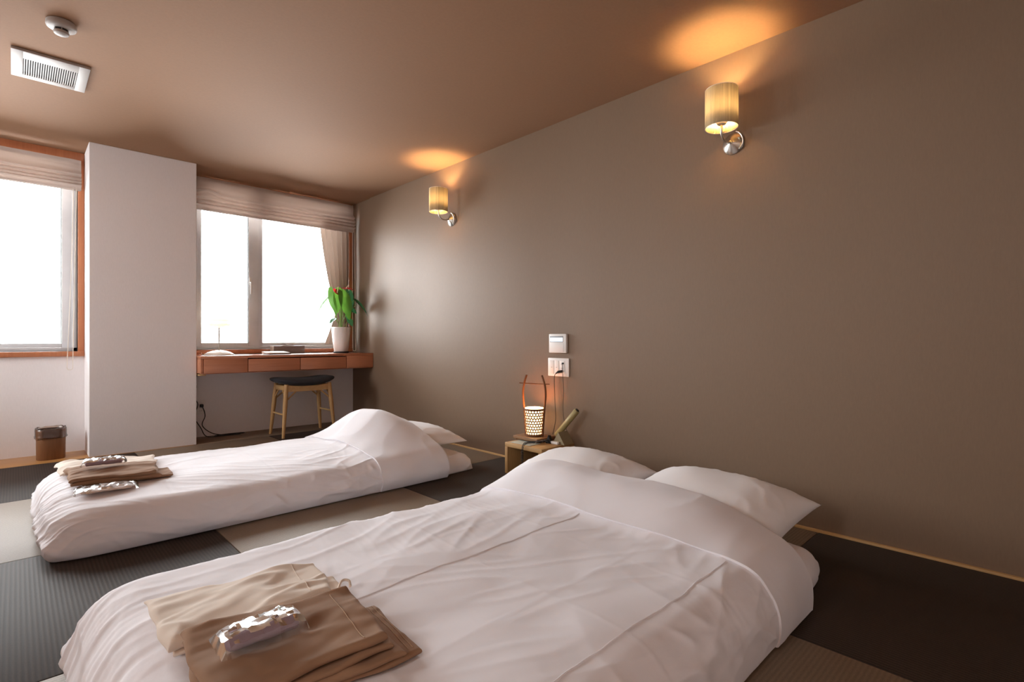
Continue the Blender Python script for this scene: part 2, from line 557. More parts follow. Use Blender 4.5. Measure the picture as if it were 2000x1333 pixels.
# windows -------------------------------------------------------------------
def window(idx, W, mull, label, casing_right, handle_x):
    x0, x1, z0, z1 = W
    r = sempty('window_%d' % idx, label)
    # wooden casing lining the opening, a little proud of the wall
    c = 0.036
    yo, yi = YB - 0.014, YB + 0.06
    MB().box(x0 - c, x1 + c, yo - 0.012, yi, z0 - c, z0, 0.003).build('sill', M_CASING, r)
    MB().box(x0 - c, x1 + c, yo, yi, z1, ZC - 0.001, 0.002).build('casing_head', M_CASING, r)
    MB().box(x1, x1 + c, yo, yi, z0, z1, 0.002).build('casing_jamb', M_CASING, r)
    MB().box(x0 - c, x0, yo, yi, z0, z1, 0.002).build('casing_jamb', M_CASING, r)
    # aluminium outer frame
    fa = 0.028
    ya, yb = YB + 0.045, YB + 0.15
    fr = MB()
    fr.box(x0, x1, ya, yb, z0, z0 + fa, 0.002); fr.box(x0, x1, ya, yb, z1 - fa, z1, 0.002)
    fr.box(x0, x0 + fa, ya, yb, z0, z1, 0.002); fr.box(x1 - fa, x1, ya, yb, z0, z1, 0.002)
    fr.build('frame', M_ALU, r)
    # two sliding sashes, left one nearer the room
    for k, (a, b, y) in enumerate(((x0 + fa - 0.005, mull + 0.02, ya + 0.018), (mull - 0.02, x1 - fa + 0.005, ya + 0.058))):
        s = MB()
        st, rb, d = 0.062, 0.040, 0.032
        zz0, zz1 = z0 + fa - 0.01, z1 - fa + 0.01
        sl, sr = (st, 0.085) if k == 0 else (0.085, st)      # meeting stiles are the wider ones
        s.box(a, a + sl, y, y + d, zz0, zz1, 0.003); s.box(b - sr, b, y, y + d, zz0, zz1, 0.003)
        s.box(a + sl, b - sr, y, y + d, zz0, zz0 + rb, 0.003); s.box(a + sl, b - sr, y, y + d, zz1 - rb, zz1, 0.003)
        so = s.build('sash', M_ALU, r)
        g = MB()
        g.box(a + sl - 0.006, a + sl + 0.004, y + 0.010, y + 0.022, zz0 + rb, zz1 - rb); g.box(b - sr - 0.004, b - sr + 0.006, y + 0.010, y + 0.022, zz0 + rb, zz1 - rb)
        g.build('glazing_seal', M_SEAL, so)
        MB().box(a + sl - 0.004, b - sr + 0.004, y + 0.014, y + 0.018, zz0 + rb - 0.004, zz1 - rb + 0.004).build('pane', M_GLASS, so, smooth=False)
        if k == 0 and handle_x:
            hx = handle_x
            h = MB().box(hx - 0.010, hx + 0.010, y - 0.008, y, 1.315, 1.385, 0.003)
            h.tube([(hx, y - 0.008, 1.34), (hx, y - 0.03, 1.335), (hx, y - 0.036, 1.31), (hx - 0.002, y - 0.036, 1.23)], [0.007, 0.008, 0.008, 0.006], 10)
            h.build('handle', M_WHITE_PL, so)
    return r
window(1, WIN1, -0.46, 'left window with reddish wood casing and grey sash', True, None)
window(2, WIN2, 1.588, 'window above the desk with grey sliding sashes', True, 1.535)

def side_window(idx, W, label, mullion):
    r = sempty('window_%d' % idx, label)
    a, b, c, d = W
    MB().box(XL - 0.10, XL + 0.02, a - 0.036, b + 0.036, c - 0.036, c, 0.003).build('sill', M_CASING, r)
    MB().box(XL - 0.10, XL + 0.014, a - 0.036, b + 0.036, d, d + 0.036, 0.003).build('casing_head', M_CASING, r)
    for y_ in (a - 0.036, b): MB().box(XL - 0.10, XL + 0.014, y_, y_ + 0.036, c, d, 0.003).build('casing_jamb', M_CASING, r)
    ms = [a, b - 0.05] + ([(a + b) / 2 - 0.025] if mullion else [])
    for y_ in ms: MB().box(XL - 0.09, XL - 0.05, y_, y_ + 0.05, c, d, 0.003).build('stile', M_ALU, r)
    for z_ in (c, d - 0.05): MB().box(XL - 0.09, XL - 0.05, a + 0.05, b - 0.05, z_, z_ + 0.05, 0.003).build('rail', M_ALU, r)
    ms.sort()
    for y0_, y1_ in zip(ms[:-1], ms[1:]): MB().box(XL - 0.072, XL - 0.068, y0_ + 0.05, y1_, c + 0.05, d - 0.05).build('pane', M_GLASS, r, smooth=False)
side_window(3, WIN3, 'side window in the left wall near the corner', True)
side_window(4, FILL_WIN, 'added unseen small window for daylight fill, high in the left wall', False)

# ================================================================== BLINDS, CURTAIN
def roman_blind(x0, x1, ztop, zbot, yfront, label, seed, pinch=None, chain_x=None, chain_z=0.6, chain_drift=0.02):
    t = thing('roman_blind', label, 'blind', ((x0 + x1) / 2, yfront + 0.03, zbot))
    ox, oy, oz = t.location
    MB().box(x0 + 0.01 - ox, x1 - 0.01 - ox, 0.005, 0.034, ztop - 0.03 - oz, ztop - oz, 0.003).build('headrail', M_WHITE_PL, t)
    H = ztop - zbot
    # profile along the front from the top to the bottom: flat valance then gathered folds
    s = np.linspace(0, 1, 90)
    X = np.linspace(x0, x1, 180)
    Xg, Sg = np.meshgrid(X, s, indexing='ij')
    z = ztop - H * Sg
    fold = np.zeros_like(Sg)
    wob = noise2(Xg * 1.3, Sg * 2, seed) * 0.018
    for c0, wd, dp in ((0.50, 0.075, 0.026), (0.645, 0.060, 0.032), (0.76, 0.050, 0.034), (0.86, 0.045, 0.030)):
        cc = c0 + wob * 2.2 + noise2(Xg * 2.6, Sg * 0 + c0 * 20, seed + 3) * 0.020
        d = (Sg - cc) / wd
        fold += dp * np.exp(-np.where(d < 0, d * 0.8, d * 2.6) ** 2)
    bulge = 0.012 * sstep(0.30, 0.55, Sg)
    y = yfront + 0.026 - bulge - fold + noise2(Xg * 2, Sg * 4, seed + 9) * 0.006 + 0.0022 * noise2(Xg * 6, Sg * 9, seed + 1)
    sag = 0.010 * noise2(Xg * 0.9, Xg * 0 + 3.3, seed) * sstep(0.3, 1, Sg)
    zz = z + sag - 0.008 * np.sin(PI * (Xg - x0) / (x1 - x0)) * Sg + wob * 0.3
    if pinch:
        px, pw = pinch
        e = np.exp(-((Xg - px) / pw) ** 2)
        lift = e * np.exp(-((Sg - 0.52) / 0.13) ** 2)
        zz += 0.028 * lift
        y -= 0.016 * lift
    # ends bunch up a little
    endm = np.exp(-((x1 - Xg) / 0.03) ** 2)
    y += 0.010 * endm * (1 - Sg)
    F = np.stack([Xg - ox, y - oy, zz - oz], axis=2)
    B = F.copy(); B[:, :, 1] = 0.0 + 0.012
    B[:, :, 1] = np.maximum(F[:, :, 1] + 0.005, 0.004)
    loop = np.concatenate([F, B[:, ::-1]], axis=1)
    m = MB().grid(loop, closed_v=True)
    n = loop.shape[1]
    m.f.append(tuple(range(n))); m.f.append(tuple((len(X) - 1) * n + k for k in range(n)))
    m.build('blind_fabric', M_BLIND, t, angle=75)
    # bottom hem roll
    hem = [(xx - ox, 0.004 + 0.004 * math.sin(xx * 7) , zbot + 0.010 - 0.008 * math.sin(PI * (xx - x0) / (x1 - x0)) + 0.010 * float(noise2(xx * 0.9, 3.3, seed)) - oz) for xx in np.linspace(x0 + 0.004, x1 - 0.004, 60)]
    MB().tube(hem, 0.013, 10).build('bottom_hem', M_BLIND, t)
    if chain_x is not None:
        pts = []
        yc = 0.0
        n1 = 150
        ztp = zbot + 0.05
        for k in range(n1): 
            q = k / (n1 - 1)
            pts.append((chain_x - chain_drift * q ** 1.5 - ox, yc - 0.010, ztp + (chain_z + 0.02 - ztp) * q - oz))
        a = pts[-1]
        for k in range(1, 10):
            an = PI * k / 10
            pts.append((a[0] + 0.016 * (1 - math.cos(an)), a[1], a[2] - 0.018 * math.sin(an)))
        for k in range(n1):
            q = k / (n1 - 1)
            pts.append((a[0] + 0.032 + (chain_x + 0.018 - ox - a[0] - 0.032) * q, a[1], chain_z + 0.02 - oz + (ztp - chain_z - 0.02) * q))
        m = MB()
        bmz = bmesh.new(); bmesh.ops.create_icosphere(bmz, subdivisions=1, radius=0.0034)
        iv = [v.co.copy() for v in bmz.verts]; fi = [[v.index for v in f_.verts] for f_ in bmz.faces]
        bmz.free()
        # even spacing of beads along the path
        acc = 0.0
        last = Vector(pts[0])
        for p in pts[1:]:
            p = Vector(p); d = (p - last).length
            while acc + 0.0078 <= d:
                acc += 0.0078
                c = last + (p - last) * (acc / d)
                m.add([c + v for v in iv], fi)
            acc -= d
            last = p
        co = m.build('bead_chain', M_BEAD, t)
        MB().tube(pts, 0.0009, 4).build('chain_string', M_BEAD, co)
    return t

roman_blind(-1.29, 0.345, 2.128, 1.905, 4.885, 'gathered taupe roman blind over the left window beside the pillar', 11, None, 0.300, 0.60, 0.035)
roman_blind(1.045, 2.462, 2.172, 1.905, 4.865, 'gathered taupe roman blind over the desk window', 23, (1.15, 0.07), 2.447, 0.705, -0.004)

def curtain():
    t = thing('curtain', 'brown drape tied back at the right of the desk window', 'curtain', (2.32, 4.945, 0.75))
    nz, nx = 110, 110
    zz = np.linspace(1.99, 0.775, nz)
    U = np.linspace(0, 1, nx)
    key_z = [1.99, 1.92, 1.60, 1.35, 1.20, 1.12, 1.00, 0.775]
    lx = [2.13, 2.14, 2.185, 2.235, 2.300, 2.315, 2.275, 2.185]
    rx = [2.440, 2.440, 2.438, 2.432, 2.425, 2.425, 2.430, 2.438]
    def hermite(zq, ks, vs_):
        return np.interp(-zq, [-k for k in ks], vs_)
    L = hermite(zz, key_z, lx); R = hermite(zz, key_z, rx)
    k = np.ones(9) / 9
    L = np.convolve(np.pad(L, 4, mode='edge'), k, 'valid'); R = np.convolve(np.pad(R, 4, mode='edge'), k, 'valid')
    P = np.zeros((nz, nx, 3))
    for i in range(nz):
        wdt = R[i] - L[i]
        amp = 0.010 + 0.020 * (0.31 - wdt) / 0.2
        ph = U * 2 * PI * 5.5 + 0.5 * noise2(U * 3, U * 0 + zz[i] * 1.5, 5)
        P[i, :, 0] = L[i] + wdt * U + 0.006 * np.sin(2 * ph) * 0.5
        P[i, :, 1] = 4.948 + amp * np.sin(ph) + 0.006 * noise2(U * 6, U * 0 + zz[i] * 3, 8)
        P[i, :, 2] = zz[i]
    P[:, :, 1] = np.clip(P[:, :, 1], 4.918, 4.978)
    P -= np.array([2.32, 4.945, 0.75])
    P2 = P.copy(); P2[:, :, 1] += 0.002
    m = MB().grid(P); 
    m.build('drape', M_CURTAIN, t, angle=80)
    # tie band
    tb = [(2.305 - 2.32, 4.918 - 4.945, 1.15 - 0.75), (2.34 - 2.32, 4.912 - 4.945, 1.155 - 0.75), (2.40 - 2.32, 4.914 - 4.945, 1.175 - 0.75), (2.443 - 2.32, 4.930 - 4.945, 1.20 - 0.75)]
    MB().tube(tb, 0.010, 8).build('tie_band', M_CURTAIN, t)
    MB().box(2.13 - 2.32, 2.442 - 2.32, -0.006, 0.006, 1.985 - 0.75, 2.00 - 0.75, 0.003).build('curtain_rail', M_ALU, t)
curtain()

# ================================================================== DESK AND WHAT STANDS ON IT
DX0, DX1, DYF, DYB, DZ = 1.026, 2.484, 4.535, 4.955, 0.693
def desk():
    t = thing('desk', 'reddish wooden wall desk with two flat drawers under the window', 'desk', (1.755, 4.75, 0.56))
    o = Vector(t.location)
    def part(name, x0, x1, y0, y1, z0, z1, mat=M_DESK, bev=0.0015, p=None):
        m = MB().box(x0 - o.x, x1 - o.x, y0 - o.y, y1 - o.y, z0 - o.z, z1 - o.z, bev, 2)
        return m.build(name, mat, p or t)
    part('desktop', DX0, DX1, DYF, DYB, DZ - 0.022, DZ)
    # fascia pieces: left and right panels, with the two drawer fronts between
    part('fascia_panel', DX0 + 0.022, 1.362, DYF, DYF + 0.02, DZ - 0.135, DZ - 0.0225)
    part('end_panel', DX0, DX0 + 0.020, DYF + 0.004, DYB, DZ - 0.135, DZ - 0.0225)
    part('fascia_panel', 2.215, DX1, DYF, DYF + 0.02, DZ - 0.135, DZ - 0.0225)
    part('drawer', 1.367, 1.786, DYF + 0.001, DYF + 0.36, DZ - 0.133, DZ - 0.030)
    part('drawer', 1.791, 2.210, DYF + 0.001, DYF + 0.36, DZ - 0.133, DZ - 0.030)
    part('underside_panel', DX0 + 0.02, DX1, DYF + 0.02, DYB, DZ - 0.142, DZ - 0.1365)
    part('wall_bracket', DX0 + 0.004, DX0 + 0.05, DYF + 0.06, DYB, DZ - 0.155, DZ - 0.1425, M_OAK)
desk()

def desk_lamp():
    x, y = 1.205, 4.74
    t = thing('desk_lamp', 'white domed desk lamp with flat opal shade on thin stem', 'lamp', (x, y, DZ))
    MB().lathe([(0, 0.0), (0.108, 0.0), (0.112, 0.004), (0.104, 0.012), (0.080, 0.026), (0.045, 0.037), (0.012, 0.042), (0, 0.042)], 40).build('base', M_WHITE_PL, t)
    MB().tube([(0, 0, 0.04), (0, 0, 0.235)], 0.0055, 10).build('stem', M_STEEL, t)
    MB().lathe([(0.012, 0.225), (0.016, 0.232), (0.05, 0.236), (0.082, 0.246), (0.087, 0.252), (0.080, 0.258), (0.060, 0.262)], 40).build('lower_shade', M_LAMP_GLASS, t)
    MB().lathe([(0.060, 0.262), (0.064, 0.276), (0.075, 0.284), (0.070, 0.291), (0.04, 0.298), (0, 0.300)], 40).build('upper_shade', M_LAMP_GLASS, t)
    return t
desk_lamp()

def cord(name, pts, r, mat, label, cat='cord', sub=10):
    """smooth cord through points (Catmull-Rom)"""
    P = [Vector(p) for p in pts]
    P = [P[0] * 2 - P[1]] + P + [P[-1] * 2 - P[-2]]
    out = []
    for i in range(1, len(P) - 2):
        for k in range(sub):
            u = k / sub
            a, b, c, d = P[i - 1], P[i], P[i + 1], P[i + 2]
            out.append(0.5 * ((2 * b) + (c - a) * u + (2 * a - 5 * b + 4 * c - d) * u * u + (3 * b - a - 3 * c + d) * u ** 3))
    out.append(P[-2])
    return out

def curve_pts(pts, sub=10): return cord('', pts, 0, None, '', sub=sub)

# black lamp cord running down below the desk to the wall socket
t = thing('lamp_cord', 'thin dark lamp cord hanging below the desk and lying in loops on the floor', 'cord', (1.16, 4.95, 0))
o = Vector(t.location)
pts = [(1.092, 4.90, 0.545), (1.075, 4.93, 0.49), (1.085, 4.94, 0.42), (1.060, 4.95, 0.36), (1.10, 4.955, 0.28), (1.075, 4.95, 0.18), (1.12, 4.945, 0.08),
       (1.16, 4.92, 0.008), (1.28, 4.88, 0.006), (1.42, 4.90, 0.006), (1.44, 4.93, 0.006), (1.30, 4.94, 0.007), (1.22, 4.91, 0.008), (1.40, 4.86, 0.008)]
MB().tube([p - o for p in curve_pts(pts)], 0.0035, 8).build('cable', M_BLACK, t)
pts = [(1.128, 4.965, 0.262), (1.135, 4.945, 0.25), (1.15, 4.94, 0.18), (1.13, 4.94, 0.10), (1.20, 4.92, 0.03), (1.30, 4.90, 0.008), (1.38, 4.91, 0.008)]
MB().tube([p - o for p in curve_pts(pts)], 0.0035, 8).build('cable', M_BLACK, t)
MB().box(-0.012, 0.012, -0.020, 0.020, -0.012, 0.012, 0.004).transform(Matrix.Translation(Vector((1.128, 4.958, 0.265)) - o)).build('plug', M_BLACK, t)

t = thing('wall_socket', 'white wall socket low on the wall beneath the desk', 'socket', (1.125, YB, 0.25))
MB().box(-0.036, 0.036, -0.008, 0, -0.060, 0.060, 0.003).build('plate', M_WHITE_PL, t)
MB().box(-0.022, 0.022, -0.0105, -0.007, -0.045, 0.045, 0.002).build('socket_insert', M_WHITE_PL, t)
m = MB()
for z_ in (-0.032, -0.004):
    for x_ in (-0.008, 0.006): MB().box(x_, x_ + 0.002, -0.0112, -0.0100, z_, z_ + 0.008).build('slot', M_DARK_SLOT, t)

# cable coiled on the desk beside the lamp
t = thing('desk_cable', 'small curl of reddish cable on the desk left of the lamp', 'cable', (1.066, 4.80, DZ))
pts = [(-0.035, 0.02, 0.004), (-0.01, -0.01, 0.004), (0.02, 0.0, 0.006), (0.03, 0.03, 0.02), (0.0, 0.035, 0.026), (-0.015, 0.01, 0.015), (0.005, -0.03, 0.005), (0.010, -0.06, 0.004)]
MB().tube(curve_pts(pts), 0.0035, 8).build('cable', M_CASING, t)

t = thing('tissue_box', 'taupe tissue box with cream end on the desk below the mullion', 'box', (1.80, 4.855, DZ), -0.05)
MB().box(-0.135, 0.135, -0.05, 0.05, 0, 0.072, 0.003).build('box_body', M_TAUPE_BOX, t)
MB().box(-0.139, -0.1352, -0.05, 0.05, 0.0, 0.072, 0.0015).build('end_panel', M_CREAM_BOX, t)
m = MB()
P = np.zeros((9, 17, 3))
for i in range(9):
    for j in range(17):
        u = i / 8; v = j / 16
        P[i, j] = ((v - 0.5) * 0.10, 0.012 * math.sin(v * 9 + u * 3) * u, 0.070 + 0.016 * u * (1 + 0.3 * math.sin(v * 7)))
m.grid(P).build('tissue', M_PAPER, t)

t = thing('folder', 'dark leather folder holding white sheets open on the desk', 'folder', (1.63, 4.655, DZ), 0.12)
MB().box(-0.09, 0.10, -0.055, 0.055, 0, 0.010, 0.003).build('lower_cover', M_TAUPE_BOX, t)
MB().box(-0.10, 0.095, -0.052, 0.058, 0.0105, 0.015, 0.0015).build('sheets', M_PAPER, t)
MB().box(-0.10, 0.095, -0.055, 0.058, 0.0, 0.0035, 0.001, rot=Matrix.Translation((0, 0.004, 0.018)) @ Matrix.Rotation(0.10, 4, 'X')).build('upper_cover', M_PAPER, t)
tag(MB().box(-0.13, 0.13, -0.09, 0.09, 0, 0.003, 0.0008, rot=Matrix.Rotation(0.06, 4, 'Z')).build('paper_sheet', M_PAPER), 'white sheet of paper lying flat on the desk before the tissue box', 'paper').location = (1.865, 4.70, DZ)

# plant ---------------------------------------------------------------------
def plant():
    px, py = 2.255, 4.735
    va = math.atan2(px, py)
    t = thing('potted_anthurium', 'red flowering anthurium with glossy green leaves in tall white pot', 'plant', (px, py, DZ), -va)
    MB().lathe([(0, 0.0), (0.066, 0.0), (0.071, 0.004), (0.071, 0.014), (0.066, 0.016), (0, 0.016)], 36).build('saucer', M_BLACK, t)
    pot = MB().lathe([(0, 0.012), (0.060, 0.012), (0.064, 0.016), (0.074, 0.09), (0.083, 0.18), (0.0865, 0.236), (0.0865, 0.244), (0.083, 0.247), (0.079, 0.243), (0.077, 0.20), (0.05, 0.19), (0, 0.19)], 44).build('pot', M_POT, t)
    MB().lathe([(0.0775, 0.222), (0.05, 0.228), (0.02, 0.226), (0, 0.229)], 24).build('soil', M_SOIL, pot)
    def leaf(base, tip, width, nrm, mat, curl=0.25, heart=0.35, name='leaf'):
        """heart shaped leaf from base (stalk joint) to tip; nrm is the facing direction"""
        b = Vector(base); tp = Vector(tip)
        ax = tp - b; L = ax.length; ax.normalize()
        n = Vector(nrm); n = (n - ax * n.dot(ax)).normalized()
        sd = ax.cross(n)
        nr, na = 7, 40
        vs, fs = [tuple(b)], []
        ws = 0.95 * width / L
        for k in range(1, nr + 1):
            rho = k / nr
            for q in range(na):
                ph = 2 * PI * q / na
                d_ = min(ph, 2 * PI - ph)                        # 0 toward the tip, PI at the notch
                rr = L * (0.27 + 0.73 * ((1 + math.cos(d_)) / 2) ** 1.9) * (1 - heart * 1.6 * math.exp(-((PI - d_) / 0.45) ** 2)) * (0.88 + 0.20 * math.exp(-(d_ / 0.22) ** 2))
                x = rr * rho * math.cos(ph); y = rr * rho * math.sin(ph) * ws
                cup = 0.10 * width * (y / (0.5 * width)) ** 2 - 0.10 * abs(y)
                bend = -curl * (max(x, 0) ** 2) / L - 0.25 * curl * (min(x, 0) ** 2) / L
                vs.append(tuple(b + ax * x + sd * y + n * (cup + bend)))
        for q in range(na): fs.append((0, 1 + q, 1 + (q + 1) % na))
        for k in range(nr - 1):
            for q in range(na):
                a0 = 1 + k * na + q; a1 = 1 + k * na + (q + 1) % na
                fs.append((a0, a0 + na, a1 + na, a1))
        return MB().add(vs, fs).build(name, mat, t, angle=80)
    def stem(pts, r0=0.0028, r1=0.0020):
        q = curve_pts(pts, 6)
        n = len(q)
        MB().tube(q, [r0 + (r1 - r0) * i / (n - 1) for i in range(n)], 7).build('stem', M_STEM, t)
    S = 1 / 200.0
    def pp(ix, iy, d=0.0):
        """picture-plane offsets (pixels from pot foot) to local metres"""
        return Vector(((ix - 669) * S, d, (685 - iy) * S))
    F = (0, -1, 0.25)
    specs = [ # base(x,y,d), tip, width, normal, material
        ((672, 572, -0.05), (686, 616, -0.10), 0.115, (0.25, -1, 0.35), M_LEAF),
        ((664, 566, -0.03), (662, 604, -0.10), 0.085, (-0.1, -1, 0.5), M_LEAF),
        ((650, 566, -0.01), (655, 609, -0.06), 0.075, (-0.7, -1, 0.2), M_LEAF),
        ((683, 570, 0.0), (683, 615, -0.02), 0.105, (0.4, -1, 0.1), M_LEAF_D),
        ((647, 578, 0.02), (621, 606, 0.01), 0.040, (-0.35, -0.5, 0.8), M_LEAF),
        ((695, 583, -0.02), (718, 602, -0.03), 0.050, (0.4, -0.6, 0.8), M_LEAF_D),
        ((701, 590, 0.02), (722, 609, 0.01), 0.020, (0.2, -0.3, 1.0), M_LEAF_D),
        ((655, 604, 0.03), (634, 606, 0.02), 0.030, (0, -0.15, 1), M_LEAF_D),
        ((684, 598, 0.03), (697, 606, 0.0), 0.055, (0.2, -0.9, 0.6), M_LEAF_D),
        ((658, 619, 0.0), (648, 626, -0.05), 0.050, (-0.3, -0.5, 0.7), M_LEAF_D),
        ((683, 620, 0.0), (690, 631, -0.03), 0.060, (0.2, -0.7, 0.6), M_LEAF_D),
        ((668, 565, 0.04), (676, 590, 0.07), 0.07, (0.2, 0.8, 0.8), M_LEAF),
    ]
    for bx, tx, wd, nr, mt in specs:
        b = pp(*bx); tp = pp(*tx)
        leaf(b, tp, wd, nr, mt, 0.2)
        k = random.uniform(-0.025, 0.025)
        stem([(k * 0.6, random.uniform(-0.02, 0.02), 0.225), (k + b.x * 0.25, b.y * 0.3, 0.225 + (b.z - 0.225) * 0.5), (b.x * 0.8 + k * 0.2, b.y * 0.9, b.z - 0.02), tuple(b)])
    # flowers: red heart spathes with a pale spadix
    for (bx, tx, wd, nr, sp) in (((673, 561, -0.01), (693, 562, -0.03), 0.095, (0.0, -0.20, 1), ((678, 562, -0.02), (683, 554, -0.03))),
                                 ((665, 571, -0.03), (656, 563, -0.04), 0.062, (0.5, -0.8, 0.5), ((662, 571, -0.045), (664, 559, -0.06)))):
        b = pp(*bx); tp = pp(*tx)
        leaf(b, tp, wd, nr, M_RED, 0.1, 0.35, 'spathe')
        a, c = pp(*sp[0]), pp(*sp[1])
        MB().tube([a, a.lerp(c, 0.5), c], [0.005, 0.0045, 0.002], 8).build('spadix', M_SPADIX, t)
        stem([(0.0, 0.0, 0.225), (b.x * 0.3, 0, 0.225 + (b.z - 0.225) * 0.5), (b.x * 0.9, b.y, b.z - 0.02), tuple(b)])
plant()

# stool ---------------------------------------------------------------------
def stool():
    t = thing('stool', 'oak stool with black saddle seat tucked under the desk', 'stool', (1.825, 4.575, 0), 0.0)
    H = 0.425
    # saddle seat cushion
    nu, nv = 40, 24
    P = np.zeros((nu, nv, 3))
    for i in range(nu):
        a = 2 * PI * i / nu
        ca, sa = math.cos(a), math.sin(a)
        ex = math.copysign(abs(ca) ** 0.75, ca); ey = math.copysign(abs(sa) ** 0.62, sa)
        for j in range(nv):
            q = j / (nv - 1)
            ph = (q - 0.5) * PI
            r = max(0.002, math.cos(ph) ** 0.55)
            x = 0.262 * ex * r; y = 0.172 * ey * r
            z = 0.034 * math.sin(ph) + 0.030 * (x / 0.26) ** 2
            P[i, j] = (x, y, H + 0.030 + z)
    m = MB().grid(P, closed_u=True)
    m.f.append(tuple(i * nv for i in range(nu))); m.f.append(tuple(i * nv + nv - 1 for i in range(nu)))
    m.build('seat', M_SEAT, t)
    tops = {}; 
    for sx in (-1, 1):
        for sy in (-1, 1):
            a = Vector((sx * 0.185, sy * 0.118, H + 0.018)); b = Vector((sx * 0.222, sy * 0.150, 0.0))
            tops[(sx, sy)] = (a, b)
            MB().tube([b, b.lerp(a, 0.15), b.lerp(a, 0.6), a], [0.0125, 0.0135, 0.0185, 0.0175], 14).build('leg', M_OAK_Z, t)
    def on(k, q): 
        a, b = tops[k]; return b.lerp(a, q)
    for sy in (-1, 1):
        # curved apron under the seat
        A = on((-1, sy), 0.93); B = on((1, sy), 0.93)
        n = 13
        P = np.zeros((n, 4, 3))
        for i in range(n):
            u = i / (n - 1); p = A.lerp(B, u); drop = -0.012 * (1 - (2 * u - 1) ** 2)
            y0, y1 = p.y - 0.009, p.y + 0.009
            P[i] = [(p.x, y0, p.z - 0.030 + drop * 0.2), (p.x, y1, p.z - 0.030 + drop * 0.2), (p.x, y1, p.z + 0.024 + drop), (p.x, y0, p.z + 0.024 + drop)]
        m = MB().grid(P, closed_v=True); m.f.append((0, 1, 2, 3)); m.f.append(tuple((n - 1) * 4 + k for k in range(4)))
        m.build('apron', M_OAK, t)
        for sx in (-1, 1):
            p = on((sx, sy), 0.68); q = Vector((sx * 0.10, sy * 0.118, on((sx, sy), 0.90).z - 0.012))
            MB().tube([p, q], 0.0065, 8).build('brace', M_OAK, t)
    for sx in (-1, 1):
        MB().tube([on((sx, -1), 0.43), on((sx, 1), 0.43)], 0.0075, 10).build('stretcher', M_OAK, t)
        p = on((sx, -1), 0.68); q = on((sx, 1), 0.68)
        MB().box(-0.009, 0.009, -0.118, 0.118, H - 0.035, H + 0.006, 0.003).transform(Matrix.Translation((sx * 0.185, 0, 0))).build('side_rail', M_OAK, t)
        for sy in (-1, 1):
            p = on((sx, sy), 0.72); q = Vector((sx * 0.188, sy * 0.045, H - 0.032))
            MB().tube([p, q], 0.006, 8).build('brace', M_OAK, t)
stool()

# waste bin -----------------------------------------------------------------
t = thing('waste_bin', 'dark wooden waste bin lined with a clear bag on the floor board', 'bin', (0.175, 4.80, 0.0005))
MB().lathe([(0, 0.0), (0.074, 0.0), (0.076, 0.003), (0.078, 0.20), (0.077, 0.203), (0.074, 0.203), (0.072, 0.198), (0.070, 0.006), (0, 0.006)], 48, power=3.2).build('bin_body', M_BINW, t)
nu, nv = 72, 12
P = np.zeros((nu, nv, 3))
for i in range(nu):
    a = 2 * PI * i / nu
    ca, sa = math.cos(a), math.sin(a)
    ca2 = math.copysign(abs(ca) ** (2 / 3.2), ca); sa2 = math.copysign(abs(sa) ** (2 / 3.2), sa)
    nn = float(noise2(ca * 3, sa * 3, 4)); n2_ = float(noise2(ca * 9, sa * 9, 6))
    prof = [(0.066, 0.10), (0.068, 0.16), (0.071, 0.20), (0.074, 0.212 + 0.006 * nn), (0.079, 0.214 + 0.006 * nn), (0.0825, 0.208), (0.0835, 0.195), (0.083, 0.175), (0.084, 0.160), (0.0865 + 0.003 * n2_, 0.150 + 0.008 * nn), (0.084, 0.147 + 0.008 * nn), (0.080, 0.149 + 0.008 * nn)]
    for j, (r, z) in enumerate(prof):
        rr = r + 0.0016 * n2_
        P[i, j] = (rr * ca2, rr * sa2, z)
MB().grid(P, closed_u=True).build('bin_liner', M_BAGFILM, t, angle=80)

# ================================================================== CEILING FITTINGS
t = thing('smoke_detector', 'round white smoke detector on the ceiling', 'detector', (0.143, 2.985, ZC))
MB().lathe([(0, 0), (0.049, 0), (0.052, -0.003), (0.053, -0.018), (0.0505, -0.024), (0.044, -0.028), (0.028, -0.030), (0, -0.030)], 44).build('base', M_VENT, t)
MB().lathe([(0.024, -0.030), (0.024, -0.040), (0, -0.040)], 32).build('sensor_neck', M_DARK_SLOT, t)
MB().lathe([(0, -0.039), (0.026, -0.039), (0.028, -0.042), (0.025, -0.050), (0.014, -0.055), (0, -0.056)], 36).build('sensor_cap', M_VENT, t)
for k in range(6):
    a = k * PI / 3
    MB().box(-0.0015, 0.0015, 0.0235, 0.0255, -0.040, -0.029, 0, rot=Matrix.Rotation(a, 4, 'Z')).build('sensor_rib', M_VENT, t)

t = thing('ceiling_vent', 'white rectangular air vent grille on the ceiling beside the smoke detector', 'vent', (0.128, 3.54, ZC))
hx, hy, ox_, oy_ = 0.146, 0.170, 0.102, 0.103
cy_ = 0.02
m = MB()
z0_, z1_ = -0.014, 0.0
m.box(-hx, -ox_, -hy, hy, z0_, z1_, 0.002); m.box(ox_, hx, -hy, hy, z0_, z1_, 0.002)
m.box(-ox_ - 0.002, ox_ + 0.002, -hy, cy_ - oy_, z0_, z1_, 0.002); m.box(-ox_ - 0.002, ox_ + 0.002, cy_ + oy_, hy, z0_, z1_, 0.002)
m.build('frame', M_VENT, t)
MB().box(-ox_, ox_, cy_ - oy_, cy_ + oy_, -0.003, -0.001).build('duct_shade', M_DARK_SLOT, t)  # dark sheet stands in for the shade inside the duct
NS = 23
slat = MB().box(-0.0021, 0.0021, -oy_, oy_, z0_ + 0.001, z0_ + 0.0035).mesh('slat', M_VENT, False)
for k in range(NS):
    s_ = obj('slat', slat, t)
    s_.location = (-ox_ + 2 * ox_ * (k + 0.5) / NS, cy_, 0)

